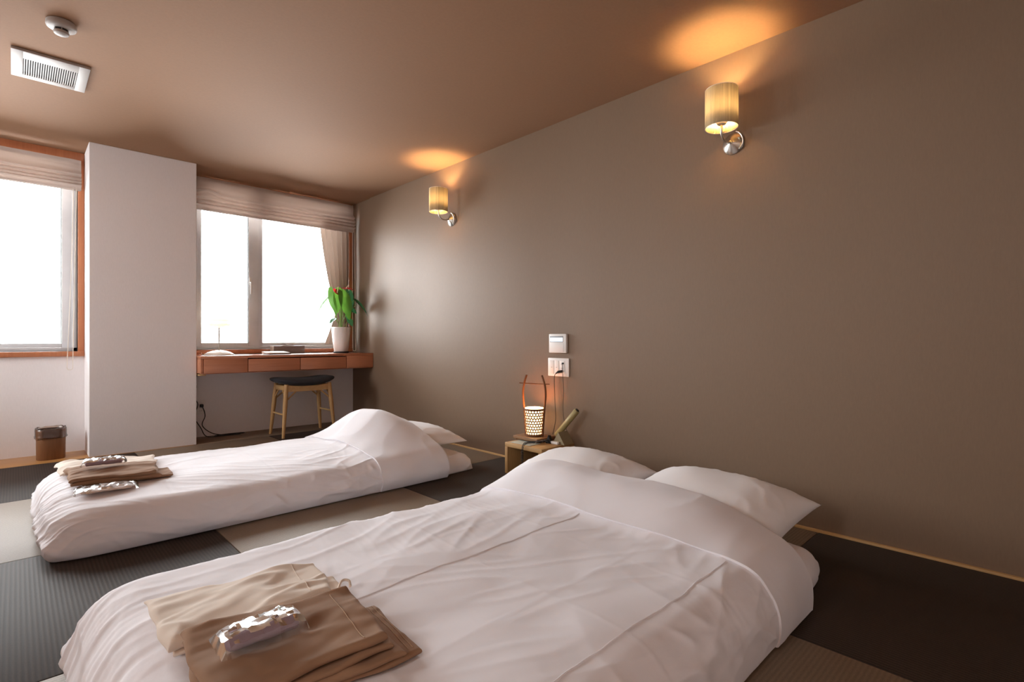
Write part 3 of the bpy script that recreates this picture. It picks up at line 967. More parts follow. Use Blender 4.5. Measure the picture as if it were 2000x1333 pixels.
# added unseen ceiling lamp: warm fill for the futon sides
t = thing('fill_ceiling_lamp', 'added round flush ceiling lamp, unseen warm fill behind the viewer', 'ceiling lamp', (-0.85, -0.85, ZC))
MB().lathe([(0, 0), (0.25, 0), (0.26, -0.004), (0.26, -0.030), (0.245, -0.034), (0.235, -0.020), (0, -0.020)], 48).build('housing', M_OAK, t)
MB().lathe([(0.236, -0.030), (0.225, -0.062), (0.17, -0.080), (0.09, -0.088), (0, -0.090)], 48).build('diffuser', M_FILL_LAMP, t)

# ================================================================== WALL SCONCES
def sconce():
    t = thing('wall_sconce', '', 'wall lamp', (XR, 1.068, 1.758), 0)
    # local -X points into the room
    R = Matrix.Rotation(-PI / 2, 4, 'Y')       # lathe axis z -> -x
    MB().lathe([(0, 0.0), (0.050, 0.0), (0.051, 0.004), (0.049, 0.008), (0.030, 0.020), (0.009, 0.032), (0.007, 0.038), (0, 0.039)], 40).transform(R).build('backplate', M_STEEL, t)
    arm = curve_pts([(-0.034, 0, 0.0), (-0.060, 0, -0.008), (-0.092, 0.004, -0.006), (-0.120, 0.004, 0.014), (-0.129, 0.001, 0.040), (-0.130, 0, 0.062)], 8)
    MB().tube(arm, 0.0048, 12).build('arm', M_STEEL, t)
    ring = [(-0.020 - 0.008 * math.sin(a), -0.052 * math.cos(a) * 1.0, 0.004 + 0.050 * math.sin(a)) for a in np.linspace(-0.9, 1.1, 18)]
    MB().tube(ring, 0.0042, 10).build('plate_ring', M_STEEL, t)
    sk = MB().lathe([(0, 0.055), (0.010, 0.055), (0.020, 0.058), (0.022, 0.064), (0.030, 0.072), (0.037, 0.101), (0.035, 0.101), (0.020, 0.080), (0, 0.080)], 24, c=(-0.130, 0, 0)).build('socket', M_SHADE_IN, t)
    b = MB().lathe([(0.010, 0.092), (0.012, 0.104), (0.018, 0.122), (0.0195, 0.136), (0.015, 0.150), (0, 0.156)], 24, c=(-0.130, 0, 0)).build('bulb', M_BULB, t)
    # finely pleated shade: one thin fabric skin
    n = 288
    zb, zt = 0.042, 0.217
    P = np.zeros((n, 10, 3))
    for i in range(n):
        a = 2 * PI * i / n
        rr = 0.0705 + (0.0011 if i % 4 < 2 else -0.0004) + 0.0006 * math.sin(i * 1.7)
        for j in range(10):
            q = j / 9
            P[i, j] = (-0.130 + rr * math.cos(a), rr * math.sin(a), zb + (zt - zb) * q)
    MB().grid(P, closed_u=True).build('shade', M_SHADE, t, angle=80)
    for z_ in (zb, zt):
        q = [(-0.130 + 0.0708 * math.cos(a), 0.0708 * math.sin(a), z_) for a in np.linspace(0, 2 * PI, 61)]
        MB().tube(q, 0.0012, 6).build('shade_rim', M_SHADE_IN, t)
    # spider that carries the shade
    for a in (0.3, 0.3 + 2 * PI / 3, 0.3 + 4 * PI / 3):
        MB().tube([(-0.130 + 0.02 * math.cos(a), 0.02 * math.sin(a), 0.066), (-0.130 + 0.0695 * math.cos(a), 0.0695 * math.sin(a), 0.050)], 0.0012, 6).build('shade_carrier', M_STEEL, t)
    return t
s1 = sconce()
s1['label'] = 'pleated wall sconce nearest the viewer, high above the double futon'
s1['group'] = 'wall sconces'
s2 = copy_tree(s1)
s2.location = (XR, 3.292, 1.765)
s2['label'] = 'smaller looking pleated wall sconce near the window, its shade seam facing the room'
sa = math.radians(236)
MB().tube([(-0.130 + 0.0724 * math.cos(sa), 0.0724 * math.sin(sa), 0.043), (-0.130 + 0.0724 * math.cos(sa), 0.0724 * math.sin(sa), 0.217)], 0.0011, 6).build('shade_seam', M_CORD, s2)

# ================================================================== NIGHTSTAND CORNER
NX0, NX1, NY0, NY1, NZ = 2.178, 2.470, 2.035, 2.345, 0.190
t = thing('nightstand', 'low open oak nightstand against the brown wall between the futons', 'nightstand', (2.324, 2.19, 0))
o = Vector(t.location)
MB().box(NX0 - o.x, NX1 - o.x, NY0 - o.y, NY1 - o.y, NZ - 0.026, NZ, 0.003).build('top', M_OAK, t)
MB().box(NX0 - o.x, NX1 - o.x, NY1 - 0.024 - o.y, NY1 - o.y, 0, NZ - 0.026, 0.002).build('side_panel', M_OAK_Z, t)
MB().box(NX0 - o.x, NX1 - o.x, NY0 - o.y, NY0 + 0.024 - o.y, 0, NZ - 0.026, 0.002).build('side_panel', M_OAK_Z, t)
MB().box(NX1 - 0.02 - o.x, NX1 - 0.008 - o.x, NY0 + 0.024 - o.y, NY1 - 0.024 - o.y, 0, NZ - 0.026).build('back_panel', M_WALNUT, t)

tag(MB().box(-0.05, 0.05, -0.085, 0.085, 0, 0.0016, 0.0005, rot=Matrix.Rotation(0.05, 4, 'Z')).build('guide_card', M_CARD), 'pale printed card lying under the lantern board on the nightstand', 'card').location = (2.245, 2.235, NZ)

def lantern():
    LX, LY, LZ = 2.362, 2.272, NZ + 0.0017
    t = thing('bucket_lantern', 'glowing lattice bucket lantern with tall bamboo handles on a board', 'lantern', (LX, LY, LZ), 0)
    MB().box(-0.085, 0.085, -0.104, 0.104, 0.006, 0.024, 0.002).build('board', M_WALNUT, t)
    for sx in (-1, 1):
        for sy in (-1, 1): MB().box(sx * 0.07 - 0.008, sx * 0.07 + 0.008, sy * 0.09 - 0.008, sy * 0.09 + 0.008, 0, 0.006).build('board_foot', M_WALNUT, t)
    zb, zt, rb, rt = 0.026, 0.196, 0.051, 0.0625
    def rad(z): return rb + (rt - rb) * (z - zb) / (zt - zb)
    # lit paper cylinder inside
    MB().lathe([(rad(zb) - 0.005, zb + 0.002), (rad(zt) - 0.005, zt + 0.004)], 40).build('paper_liner', M_PAPER_LAMP, t)
    MB().lathe([(0, zb), (rb + 0.003, zb), (rb + 0.004, zb + 0.008), (rb - 0.002, zb + 0.010)], 40).build('bottom_rim', M_SMOKED, t)
    MB().lathe([(rt - 0.002, zt - 0.010), (rt + 0.003, zt - 0.010), (rt + 0.003, zt + 0.001), (rt - 0.002, zt + 0.001), (rt - 0.002, zt - 0.010)], 40).build('top_rim', M_SMOKED, t)
    # honeycomb lattice of round openings
    na, nr = 20, 9
    m = MB()
    z_lo, z_hi = zb + 0.009, zt - 0.009
    hz = (z_hi - z_lo) / nr
    for r_ in range(nr):
        zc = z_lo + hz * (r_ + 0.5)
        for k in range(na):
            ac = 2 * PI * (k + 0.5 * (r_ % 2)) / na
            da = PI / na
            out, inn = [], []
            for q in range(12):
                th = 2 * PI * q / 12 + PI / 12
                # outer: rectangle-like hexagon cell edge
                cx, cz = math.cos(th), math.sin(th)
                k_ = 1 / max(abs(cx), abs(cz))
                out.append((ac + da * cx * k_, zc + hz * 0.5 * cz * k_))
                inn.append((ac + da * 0.69 * cx, zc + hz * 0.5 * 0.71 * cz))
            vs = []
            for (a_, z_) in out: vs.append((rad(z_) * math.cos(a_), rad(z_) * math.sin(a_), z_))
            for (a_, z_) in inn: vs.append((rad(z_) * math.cos(a_), rad(z_) * math.sin(a_), z_))
            for (a_, z_) in inn: vs.append(((rad(z_) - 0.003) * math.cos(a_), (rad(z_) - 0.003) * math.sin(a_), z_))
            fs = [(q, (q + 1) % 12, 12 + (q + 1) % 12, 12 + q) for q in range(12)] + [(12 + q, 12 + (q + 1) % 12, 24 + (q + 1) % 12, 24 + q) for q in range(12)]
            m.add(vs, fs)
    m.build('lattice', M_LATTICE, t)
    # two tall split-bamboo handles facing each other across the bucket, with a cross rod
    dirv = Vector((0.30, -0.954, 0))
    for s in (-1, 1):
        base = dirv * s
        pts = []
        for q, (rr, zz) in enumerate(((0.058, zb), (0.066, 0.13), (0.072, 0.20), (0.078, 0.26), (0.078, 0.315), (0.068, 0.365), (0.054, 0.405))):
            pts.append(base * rr + Vector((0, 0, zz)))
        q = curve_pts(pts, 6)
        side = Vector((-dirv.y, dirv.x, 0))
        # flat strip section
        n = len(q)
        P = np.zeros((n, 8, 3))
        for i, p in enumerate(q):
            d = (q[min(i + 1, n - 1)] - q[max(i - 1, 0)]).normalized()
            nn = side.cross(d).normalized()
            for k, (aa, bb) in enumerate(((1, -0.5), (1, 0.5), (0.6, 1), (-0.6, 1), (-1, 0.5), (-1, -0.5), (-0.6, -0.7), (0.6, -0.7))):
                P[i, k] = p + side * (aa * 0.0095) + nn * (bb * 0.005)
        m = MB().grid(P, closed_v=True); m.f.append(tuple(range(8))); m.f.append(tuple((n - 1) * 8 + k for k in range(8)))
        m.build('handle', M_SMOKED, t)
    a = dirv * -0.105 + Vector((0, 0, 0.352)); b = dirv * 0.105 + Vector((0, 0, 0.352))
    MB().tube([a, a.lerp(b, 0.5) + Vector((0, 0, -0.001)), b], [0.0032, 0.0036, 0.0032], 8).build('cross_rod', M_SMOKED, t)
lantern()

def phone():
    t = thing('telephone', 'olive handset leaning up from a triangular khaki phone base', 'telephone', (2.415, 2.078, NZ + 0.0006))
    # triangular prism cradle, ridge along X
    m = MB()
    y0, y1, h, x0, x1 = -0.058, 0.036, 0.072, -0.055, 0.030
    yc = -0.008
    m.add([(x0, y0, 0), (x0, y1, 0), (x0, yc, h), (x1, y0, 0), (x1, y1, 0), (x1, yc, h)], [(0, 1, 2), (3, 5, 4), (0, 3, 4, 1), (1, 4, 5, 2), (0, 2, 5, 3)])
    m.build('cradle', M_KHAKI, t, smooth=False)
    MB().box(-0.075, -0.056, -0.020, 0.035, 0, 0.016, 0.002).build('key_bar', M_WHITE_PL, t)
    m = MB()
    m.add([(-0.078, 0.030, 0), (-0.078, 0.075, 0), (-0.078, 0.052, 0.05), (-0.050, 0.036, 0), (-0.050, 0.069, 0), (-0.055, 0.052, 0.046)], [(0, 1, 2), (3, 5, 4), (0, 3, 4, 1), (1, 4, 5, 2), (0, 2, 5, 3)])
    m.build('front_wedge', M_BLACK, t, smooth=False)
    a = Vector((-0.010, 0.046, 0.040)); b = Vector((0.022, -0.092, 0.205))
    d = (b - a).normalized()
    q = [a, a + d * 0.006, b - d * 0.006, b]
    MB().tube(q, [0.015, 0.0185, 0.0185, 0.015], 20).build('handset', M_OLIVE, t)
    MB().tube([b - d * 0.002, b + d * 0.004], [0.0125, 0.0115], 16).build('earpiece', M_BLACK, t)
    # spiral cord over the front of the nightstand
    path = curve_pts([(-0.080, 0.050, 0.020), (-0.115, 0.062, 0.014), (-0.158, 0.082, 0.014), (-0.222, 0.092, 0.017), (-0.252, 0.094, 0.0), (-0.258, 0.095, -0.060), (-0.258, 0.096, -0.140)], 14)
    L = [0.0]
    for i in range(1, len(path)): L.append(L[-1] + (path[i] - path[i - 1]).length)
    pts = []
    N = 640
    turns = 36
    for k in range(N):
        s_ = L[-1] * k / (N - 1)
        i = max(1, next((j for j in range(len(L)) if L[j] >= s_), len(L) - 1))
        u = (s_ - L[i - 1]) / max(1e-9, L[i] - L[i - 1])
        p = path[i - 1].lerp(path[i], u); dd = (path[i] - path[i - 1]).normalized()
        e1 = dd.cross(Vector((0, 1, 0.01))).normalized(); e2 = dd.cross(e1)
        an = 2 * PI * turns * k / (N - 1)
        pts.append(p + (e1 * math.cos(an) + e2 * math.sin(an)) * 0.0062)
    MB().tube(pts, 0.0018, 5).build('coiled_cord', M_BLACK, t)
phone()

# wall controls ---------------------------------------------------------------
def controller():
    t = thing('room_controller', 'white wall controller with a small bright display above the switches', 'control panel', (XR, 2.172, 0.797))
    MB().box(-0.020, 0, -0.072, 0.072, -0.060, 0.060, 0.004).build('body', M_WHITE_PL, t)
    MB().box(-0.0212, -0.0195, -0.050, 0.062, 0.008, 0.046, 0.001).build('display_frame', M_GREY_PL, t)
    MB().box(-0.0220, -0.0205, -0.046, 0.058, 0.012, 0.036, 0.0005).build('display', M_LCD, t)
    MB().box(-0.0215, -0.0195, -0.052, 0.062, -0.054, 0.002, 0.001).build('cover_flap', M_WHITE_PL, t)
controller()
def switches():
    t = thing('switch_plate', 'white double light switch with socket in one wall plate by the lantern', 'switch', (XR, 2.174, 0.646))
    MB().box(-0.010, 0, -0.087, 0.087, -0.058, 0.058, 0.004).build('plate', M_WHITE_PL, t)
    for y_ in (0.052, 0.010):
        r_ = MB().box(-0.0135, -0.0095, y_ - 0.0195, y_ + 0.0195, -0.042, 0.042, 0.0015).build('rocker', M_WHITE_PL, t)
        MB().box(-0.0142, -0.0134, y_ - 0.006, y_ + 0.006, -0.0025, 0.0005).build('mark', M_GREY_PL, r_)
    MB().box(-0.0125, -0.0095, -0.056, -0.014, -0.042, 0.042, 0.0015).build('socket_insert', M_WHITE_PL, t)
    for z_ in (0.016, -0.010):
        for y_ in (-0.042, -0.030): MB().box(-0.0130, -0.0123, y_, y_ + 0.002, z_, z_ + 0.009).build('slot', M_DARK_SLOT, t)
switches()
t = thing('lantern_cord', 'brown cord with dark plug hanging from the wall socket to the lantern', 'cord', (2.47, 2.15, 0.25))
o = Vector(t.location)
MB().tube([p - o for p in curve_pts([(2.455, 2.154, 0.618), (2.452, 2.172, 0.606), (2.455, 2.185, 0.58), (2.462, 2.190, 0.50), (2.462, 2.186, 0.42), (2.458, 2.176, 0.33), (2.452, 2.182, 0.27), (2.445, 2.190, 0.225)])], 0.0022, 7).build('cable', M_CORD, t)
MB().tube([Vector((2.4745, 2.134, 0.622)) - o, Vector((2.455, 2.154, 0.618)) - o, Vector((2.452, 2.170, 0.608)) - o], [0.009, 0.008, 0.004], 10).build('plug', M_BLACK, t)
t = thing('telephone_wire', 'thin dark wire dropping from the wall socket behind the telephone', 'cord', (2.47, 2.10, 0.25))
o = Vector(t.location)
MB().tube([p - o for p in curve_pts([(2.476, 2.130, 0.672), (2.466, 2.128, 0.660), (2.458, 2.118, 0.60), (2.466, 2.118, 0.50), (2.470, 2.126, 0.42), (2.466, 2.118, 0.34), (2.462, 2.090, 0.26), (2.450, 2.070, 0.215)])], 0.0018, 7).build('cable', M_CORD, t)
MB().box(-0.007, 0.005, -0.005, 0.005, -0.005, 0.005, 0.002).transform(Matrix.Translation(Vector((2.474, 2.130, 0.672)) - o)).build('plug', M_BLACK, t)

# ================================================================== FUTONS
def loaf(x0, x1, y0, y1, Hc, He, foot_r, head_r, side_r, nu, nv, hump=None, tuck=0.03, corner=0.10, head_mode='round', zmin=0.0, head_low=0.0):
    """Rounded bedding body. Sections across Y, swept along X.
    Returns P[nu, nv, 3]; v runs near floor -> top -> far floor."""
    # u spacing: denser toward the foot and head
    tt = np.linspace(0, 1, nu)
    X = np.zeros(nu); fh = np.zeros(nu); fw = np.zeros(nu)
    Lx = x1 - x0
    a = PI / 2
    n_f = nu // 7
    n_h = nu // 9
    n_m = nu - n_f - n_h
    th_f = np.linspace(0.02, a, n_f, endpoint=False)
    X[:n_f] = x0 + foot_r * (1 - np.cos(th_f) ** 0.85); fh[:n_f] = np.sin(th_f) ** 0.72
    X[n_f:n_f + n_m] = np.linspace(x0 + foot_r, x1 - head_r, n_m, endpoint=False); fh[n_f:n_f + n_m] = 1
    th_h = np.linspace(a, 0.02, n_h)
    X[n_f + n_m:] = x1 - head_r * (1 - np.cos(th_h) ** 0.85)
    fh[n_f + n_m:] = head_low + (1 - head_low) * np.sin(th_h) ** 0.72
    dfoot = X - x0; dhead = x1 - X
    fw = 1 - corner * np.exp(-dfoot / 0.07) - (corner * 0.6 * np.exp(-dhead / 0.05) if head_mode == 'round' else 0)
    # v profile: fraction across and fraction height
    nvs = nv // 4
    nvt = nv - 2 * nvs
    th = np.linspace(0.0, a, nvs, endpoint=False)
    sy = side_r * (1 - np.cos(th) ** 0.9); sz = np.sin(th) ** 0.8
    W = y1 - y0
    yv = np.concatenate([y0 + sy, np.linspace(y0 + side_r, y1 - side_r, nvt), (y1 - sy)[::-1]])
    zv = np.concatenate([sz, np.ones(nvt), sz[::-1]])
    P = np.zeros((nu, nv, 3))
    cy = (y0 + y1) / 2
    yy = (yv[None, :] - cy) * fw[:, None] + cy
    crown = 1 - np.abs((yv - cy) / (W / 2)) ** 2.6
    top = He + (Hc - He) * crown
    P[:, :, 0] = X[:, None]
    P[:, :, 1] = yy
    hz = top[None, :] * np.ones((nu, 1))
    if hump is not None: hz = hz + hump(X[:, None] * np.ones((1, nv)), yy) 
    P[:, :, 2] = zmin + hz * fh[:, None] * zv[None, :]
    # tuck inwards close to the floor
    low = np.clip(1 - (P[:, :, 2] - zmin) / 0.055, 0, 1) ** 1.5
    cxm = (x0 + x1) / 2
    P[:, :, 1] += -np.sign(yy - cy) * tuck * low * (np.abs(yy - cy) > W * 0.3)
    P[:, :, 0] += tuck * low * np.exp(-dfoot / 0.06)[:, None]
    return P

def disp(P, amount):
    return P + normals(P) * amount[:, :, None] * np.sign(normals(P)[P.shape[0] // 2, P.shape[1] // 2, 2])

class Surf:
    """height lookup on a displaced bedding surface (top side)"""
    C = 0.010
    def __init__(self, P):
        p = P.reshape(-1, 3)
        self.lo = p[:, :2].min(0) - 0.03
        n = np.ceil((p[:, :2].max(0) + 0.03 - self.lo) / self.C).astype(int) + 1
        g = np.full(n, -1.0)
        ij = ((p[:, :2] - self.lo) / self.C).astype(int)
        np.maximum.at(g, (ij[:, 0], ij[:, 1]), p[:, 2])
        for _ in range(3):                      # fill gaps from the neighbours
            m = g < -0.5
            if not m.any(): break
            h = g.copy()
            for a in (-1, 0, 1):
                for b in (-1, 0, 1): h = np.maximum(h, np.roll(np.roll(g, a, 0), b, 1))
            g[m] = h[m]
        self.g = np.where(g < -0.5, 0.0, g)
    def za(self, x, y):
        fx = (np.asarray(x) - self.lo[0]) / self.C - 0.5; fy = (np.asarray(y) - self.lo[1]) / self.C - 0.5
        fx = np.clip(fx, 0, self.g.shape[0] - 1.001); fy = np.clip(fy, 0, self.g.shape[1] - 1.001)
        ix = fx.astype(int); iy = fy.astype(int); u = fx - ix; v = fy - iy
        ix2 = np.minimum(ix + 1, self.g.shape[0] - 1); iy2 = np.minimum(iy + 1, self.g.shape[1] - 1)
        return (self.g[ix, iy] * (1 - u) + self.g[ix2, iy] * u) * (1 - v) + (self.g[ix, iy2] * (1 - u) + self.g[ix2, iy2] * u) * v
    def z(self, x, y): return float(self.za(x, y))

def close_ends(m, nu, nv):
    m.f.append(tuple(range(nv))); m.f.append(tuple((nu - 1) * nv + k for k in range(nv)))
    for i in range(nu - 1):
        m.f.append((i * nv, i * nv + nv - 1, (i + 1) * nv + nv - 1, (i + 1) * nv))
    return m

def duvet(name, label, x0, x1, y0, y1, Hc, He, hump, seed, hem_x, parent_loc, foot_r=0.16, side_r=0.11, nu=330, nv=260, wr=1.0, pip=None, tuck=0.03):
    t = thing(name, label, 'duvet', parent_loc)
    o = np.array(parent_loc)
    P = loaf(x0, x1, y0, y1, Hc, He, foot_r, 0.020, side_r, nu, nv, hump, tuck=tuck, head_mode='open', head_low=0.95)
    X, Y, Z = P[:, :, 0], P[:, :, 1], P[:, :, 2]
    cy = (y0 + y1) / 2
    topm = sstep(0.55, 0.95, Z / np.maximum(He, 1e-3))
    # arc-length like coordinate down the sides so that wrinkles run on over the edge
    Ys = Y + np.sign(Y - cy) * (1 - np.clip(Z / He, 0, 1)) * 0.16
    Xs = X - np.exp(-(X - x0) / 0.10) * (1 - np.clip(Z / He, 0, 1)) * 0.16
    # broad softness
    D = 0.010 * noise2(Xs * 2.6, Ys * 2.6, seed) + 0.005 * noise2(Xs * 6, Ys * 6, seed + 1)
    # long shallow wrinkles lying roughly across the bed and diagonal
    a1 = rotc(Xs, Ys, 0.35); a2 = rotc(Xs, Ys, -0.5); a3 = rotc(Xs, Ys, 1.35)
    patch = np.clip(noise2(Xs * 1.7, Ys * 1.7, seed + 5) * 1.3 + 0.45, 0, 1)
    D += wr * 0.0036 * ridge(a1[0] * 2.0, a1[1] * 9, seed + 2) * patch
    D += wr * 0.0018 * ridge(a2[0] * 2.6, a2[1] * 13, seed + 3) * (1 - patch * 0.6)
    D += wr * 0.0011 * ridge(a3[0] * 4.0, a3[1] * 20, seed + 4) * patch
    # radiating pulls over the foot end
    footm = np.exp(-np.clip(X - x0 - 0.02, 0, 9) / 0.13)
    yw = Ys + 0.10 * noise2(Xs * 3, Ys * 2, seed + 6)
    D += wr * 0.008 * footm * (ridge(Xs * 1.6, yw * 13, seed + 7) - 0.3) + wr * 0.0035 * footm * ridge(Xs * 2.5, yw * 27, seed + 17)
    # hanging folds on the long sides
    sidem = 1 - topm
    zs = (1 - np.clip(Z / He, 0, 1)) * He
    D += wr * 0.016 * sidem * (1 - 0.6 * footm) * (ridge(Xs * 2.3 - zs * 6.5, zs * 3.0 + Xs * 0.8, seed + 8) - 0.35) * np.clip(0.55 + noise2(Xs * 1.1, Ys * 0.5, seed + 30), 0, 1)
    D += wr * 0.008 * sidem * (ridge(Xs * 4.5 - zs * 9, zs * 4.0 + Xs * 1.5, seed + 28) - 0.35)
    D += wr * 0.005 * sidem * (1 - footm) * noise2(Xs * 14 + Ys * 6, Ys * 5, seed + 9)
    # small puckers along the side crease
    cr = np.exp(-((Z / He - 0.93) / 0.10) ** 2) * (1 - footm)
    D += wr * 0.007 * cr * (ridge(Xs * 7, Ys * 3, seed + 21) - 0.3) * np.clip(0.4 + noise2(Xs * 2.0, Ys * 0 + 1.5, seed + 23) * 1.4, 0, 1)
    # the seam between top and side stands a little proud
    D += 0.005 * np.exp(-((Z / He - 0.965) / 0.03) ** 2) * (1 - footm) * sidem
    # gathers just below the turned-down band
    g = np.exp(-np.clip(hem_x - X, 0, 9) / 0.07) * (X < hem_x + 0.02)
    D += wr * 0.0045 * g * (ridge(X * 2.2 + Y * 1.0, Y * 9, seed + 12) - 0.25) * np.clip(0.45 + noise2(Y * 3, Y * 0, seed + 13) * 1.3, 0, 1)
    # fold creases pressed in by storage
    for xc in (x0 + 0.42, x0 + 0.86, x0 + 1.18):
        D += 0.0011 * np.exp(-((X - xc - 0.01 * noise2(Y * 2, Y * 0, seed)) / 0.006) ** 2) * topm
    if seed == 2:
        for yc in (y0 + 0.36, y0 + 0.83):
            D += 0.0009 * np.exp(-((Y - yc) / 0.006) ** 2) * topm
    Zfade = np.clip(Z / 0.05, 0.15, 1)
    D = D * Zfade
    Q = disp(P, D)
    Q[:, :, 2] = np.maximum(Q[:, :, 2], 0.004)
    sgn = np.sign(normals(Q)[nu // 2, nv // 2, 2])
    I = Q - normals(Q) * sgn * 0.009
    I[:, :, 2] = np.maximum(I[:, :, 2], 0.003)
    m = MB().grid(np.concatenate([Q, I[:, ::-1]], axis=1) - o, closed_v=True)
    n2 = 2 * nv
    for e in (0, nu - 1):
        for k in range(nv - 1): m.f.append((e * n2 + k, e * n2 + k + 1, e * n2 + n2 - 2 - k, e * n2 + n2 - 1 - k))
    dv = m.build('cover', M_SHEET, t, angle=80)
    # turned-down band: second layer of cloth from the hem to the head end
    sgn = np.sign(normals(Q)[nu // 2, nv // 2, 2])
    # resample the band finely along X
    i0 = int(np.argmin(np.abs(Q[:, nv // 2, 0] - hem_x)))
    ub = np.linspace(0, nu - 1 - i0 - 0.5, 110)
    Lb = len(ub)
    B = np.zeros((Lb, nv, 3))
    for k in range(nv):
        st = i0 + 2.2 * float(noise2(Q[i0, k, 1] * 2.2, 0.7, seed + 40)) + 0.8 * float(noise2(Q[i0, k, 1] * 9, 0.2, seed + 41))
        ii = np.clip(st + ub * (nu - 1 - st) / ub[-1], 0, nu - 1.001)
        lo = ii.astype(int); fr = (ii - lo)[:, None]
        B[:, k] = Q[lo, k] * (1 - fr) + Q[lo + 1, k] * fr
    # smooth away the gathers below the band
    for _ in range(40):
        B[1:-1] = 0.25 * B[:-2] + 0.5 * B[1:-1] + 0.25 * B[2:]
        B[:, 1:-1] = 0.25 * B[:, :-2] + 0.5 * B[:, 1:-1] + 0.25 * B[:, 2:]
    nb = normals(B) * sgn
    wrb = 0.003 * noise2(B[:, :, 0] * 4, B[:, :, 1] * 3, seed + 50) + 0.0022 * ridge(*[q for q in rotc(B[:, :, 0] * 3, B[:, :, 1] * 4, 0.9)], seed + 51) * wr
    off = 0.0065 + wrb + 0.004 * np.linspace(0, 1, Lb)[:, None]
    O = B + nb * off[:, :, None]
    I = B + nb * 0.001
    O[:, :, 2] = np.maximum(O[:, :, 2], 0.006); 
    ring = np.concatenate([O, I[::-1]], axis=0)
    mb = MB().grid(ring - o, closed_u=True)
    mb.build('turned_down_band', M_SHEET, t, angle=60)
    S = Surf(Q)
    # piping seams
    for (ya, xa, xb, wob) in (pip or []):
        pts = []
        for xx in np.linspace(xa, xb, 90):
            yy = ya + wob * float(noise2(xx * 6, ya * 10, seed + 60)) + wob * 0.5 * float(noise2(xx * 19, ya * 7, seed + 61))
            pts.append((xx - o[0], yy - o[1], S.z(xx, yy) - 0.0006 - o[2]))
        pz = np.array(pts)
        for _ in range(3): pz[1:-1, 2] = 0.25 * pz[:-2, 2] + 0.5 * pz[1:-1, 2] + 0.25 * pz[2:, 2]
        MB().tube([tuple(q) for q in pz], 0.0024, 7).build('piping', M_SHEET, dv)
    return t, S, Q

def mattress(label, x0, x1, y0, y1, H, seed):
    t = thing('futon_mattress', label, 'futon', ((x0 + x1) / 2, (y0 + y1) / 2, 0), group='floor mattresses')
    nu, nv = 180, 140
    P = loaf(x0, x1, y0, y1, H, H * 0.92, 0.07, 0.09, 0.07, nu, nv, None, tuck=0.012, corner=0.05)
    X, Y, Z = P[:, :, 0], P[:, :, 1], P[:, :, 2]
    D = 0.004 * noise2(X * 5, Y * 5, seed)
    headm = np.exp(-np.clip(x1 - X, 0, 9) / 0.10)
    lowm = 1 - np.clip(Z / H, 0, 1)
    D += 0.011 * headm * (ridge(X * 7 + Y * 5, Y * 9 - Z * 9, seed + 2) - 0.3) * (0.35 + lowm)
    D += 0.010 * headm * lowm * noise2(X * 22, Y * 22 + Z * 30, seed + 3)
    D *= np.clip(Z / 0.03, 0.1, 1)
    Q = disp(P, D)
    Q[:, :, 2] = np.maximum(Q[:, :, 2], 0.001)
    m = close_ends(MB().grid(Q - np.array(t.location)), nu, nv)
    m.build('mattress_body', M_SHEET, t, angle=80)
    return t

def pillow(label, c, size, rz=0.0, tilt=(0, 0), seed=0):
    """soft pillow with drawn-out corners; c is its centre on the underside"""
    t = thing('pillow', label, 'pillow', c, rz, group='white pillows')
    t.rotation_euler = (tilt[0], tilt[1], rz)
    lx, ly, h = size
    n = 64
    u = np.linspace(-1, 1, n)
    # finer near the rim
    u = np.sign(u) * (1 - (1 - np.abs(u)) ** 1.25)
    U, V = np.meshgrid(u, u, indexing='ij')
    prof = ((1 - np.abs(U) ** 2.3) * (1 - np.abs(V) ** 2.3)) ** 0.52
    # sides pulled in between the corners
    xs_ = U * lx / 2 * (1 - 0.07 * (1 - V ** 2) * np.abs(U) ** 3)
    ys_ = V * ly / 2 * (1 - 0.05 * (1 - U ** 2) * np.abs(V) ** 3)
    rim = np.maximum(np.abs(U), np.abs(V))
    wr = 0.005 * noise2(xs_ * 6, ys_ * 6, seed) * prof + 0.004 * (ridge(xs_ * 5 + ys_ * 3, ys_ * 12 - xs_ * 4, seed + 1) - 0.3) * np.exp(-((rim - 0.72) / 0.2) ** 2)
    top = h * 0.68 * prof + wr + h * 0.12
    bot = -h * 0.20 * prof + h * 0.12
    T = np.stack([xs_, ys_, top], 2); B = np.stack([xs_, ys_, bot], 2)
    m = MB().grid(T); 
    m2 = MB().grid(B)
    m.add(m2.v, m2.f)
    me = m.mesh('pillow_body', M_PILLOW, True, 80)
    bm = bmesh.new(); bm.from_mesh(me); bmesh.ops.remove_doubles(bm, verts=bm.verts, dist=0.0004)
    bmesh.ops.recalc_face_normals(bm, faces=bm.faces); bm.to_mesh(me); bm.free()
    obj('pillow_body', me, t)
    # seam along one short side (pillowcase hem)
    return t

# --- far futon (single) ---
def hump1(x, y):
    e = sstep(1.36, 1.68, x) * (1 - 0.42 * sstep(1.68, 1.86, x))
    ends = sstep(2.48, 3.02, y) * (1 - sstep(3.18, 3.62, y))
    return 0.168 * e * ends
mattress('white sheeted single floor mattress beside the window pillar', 0.25, 2.10, 2.535, 3.48, 0.110, 31)
D1, S1, Q1 = duvet('duvet', 'white duvet on the single futon nearer the windows', 0.060, 1.845, 2.47, 3.56, 0.195, 0.145, hump1, 1, 1.40, (0.95, 3.02, 0), wr=1.0)
pillow('white pillow tucked under the duvet of the far single futon', (1.93, 3.02, 0.140), (0.46, 0.66, 0.15), 0.0, (0, 0.03), 3)

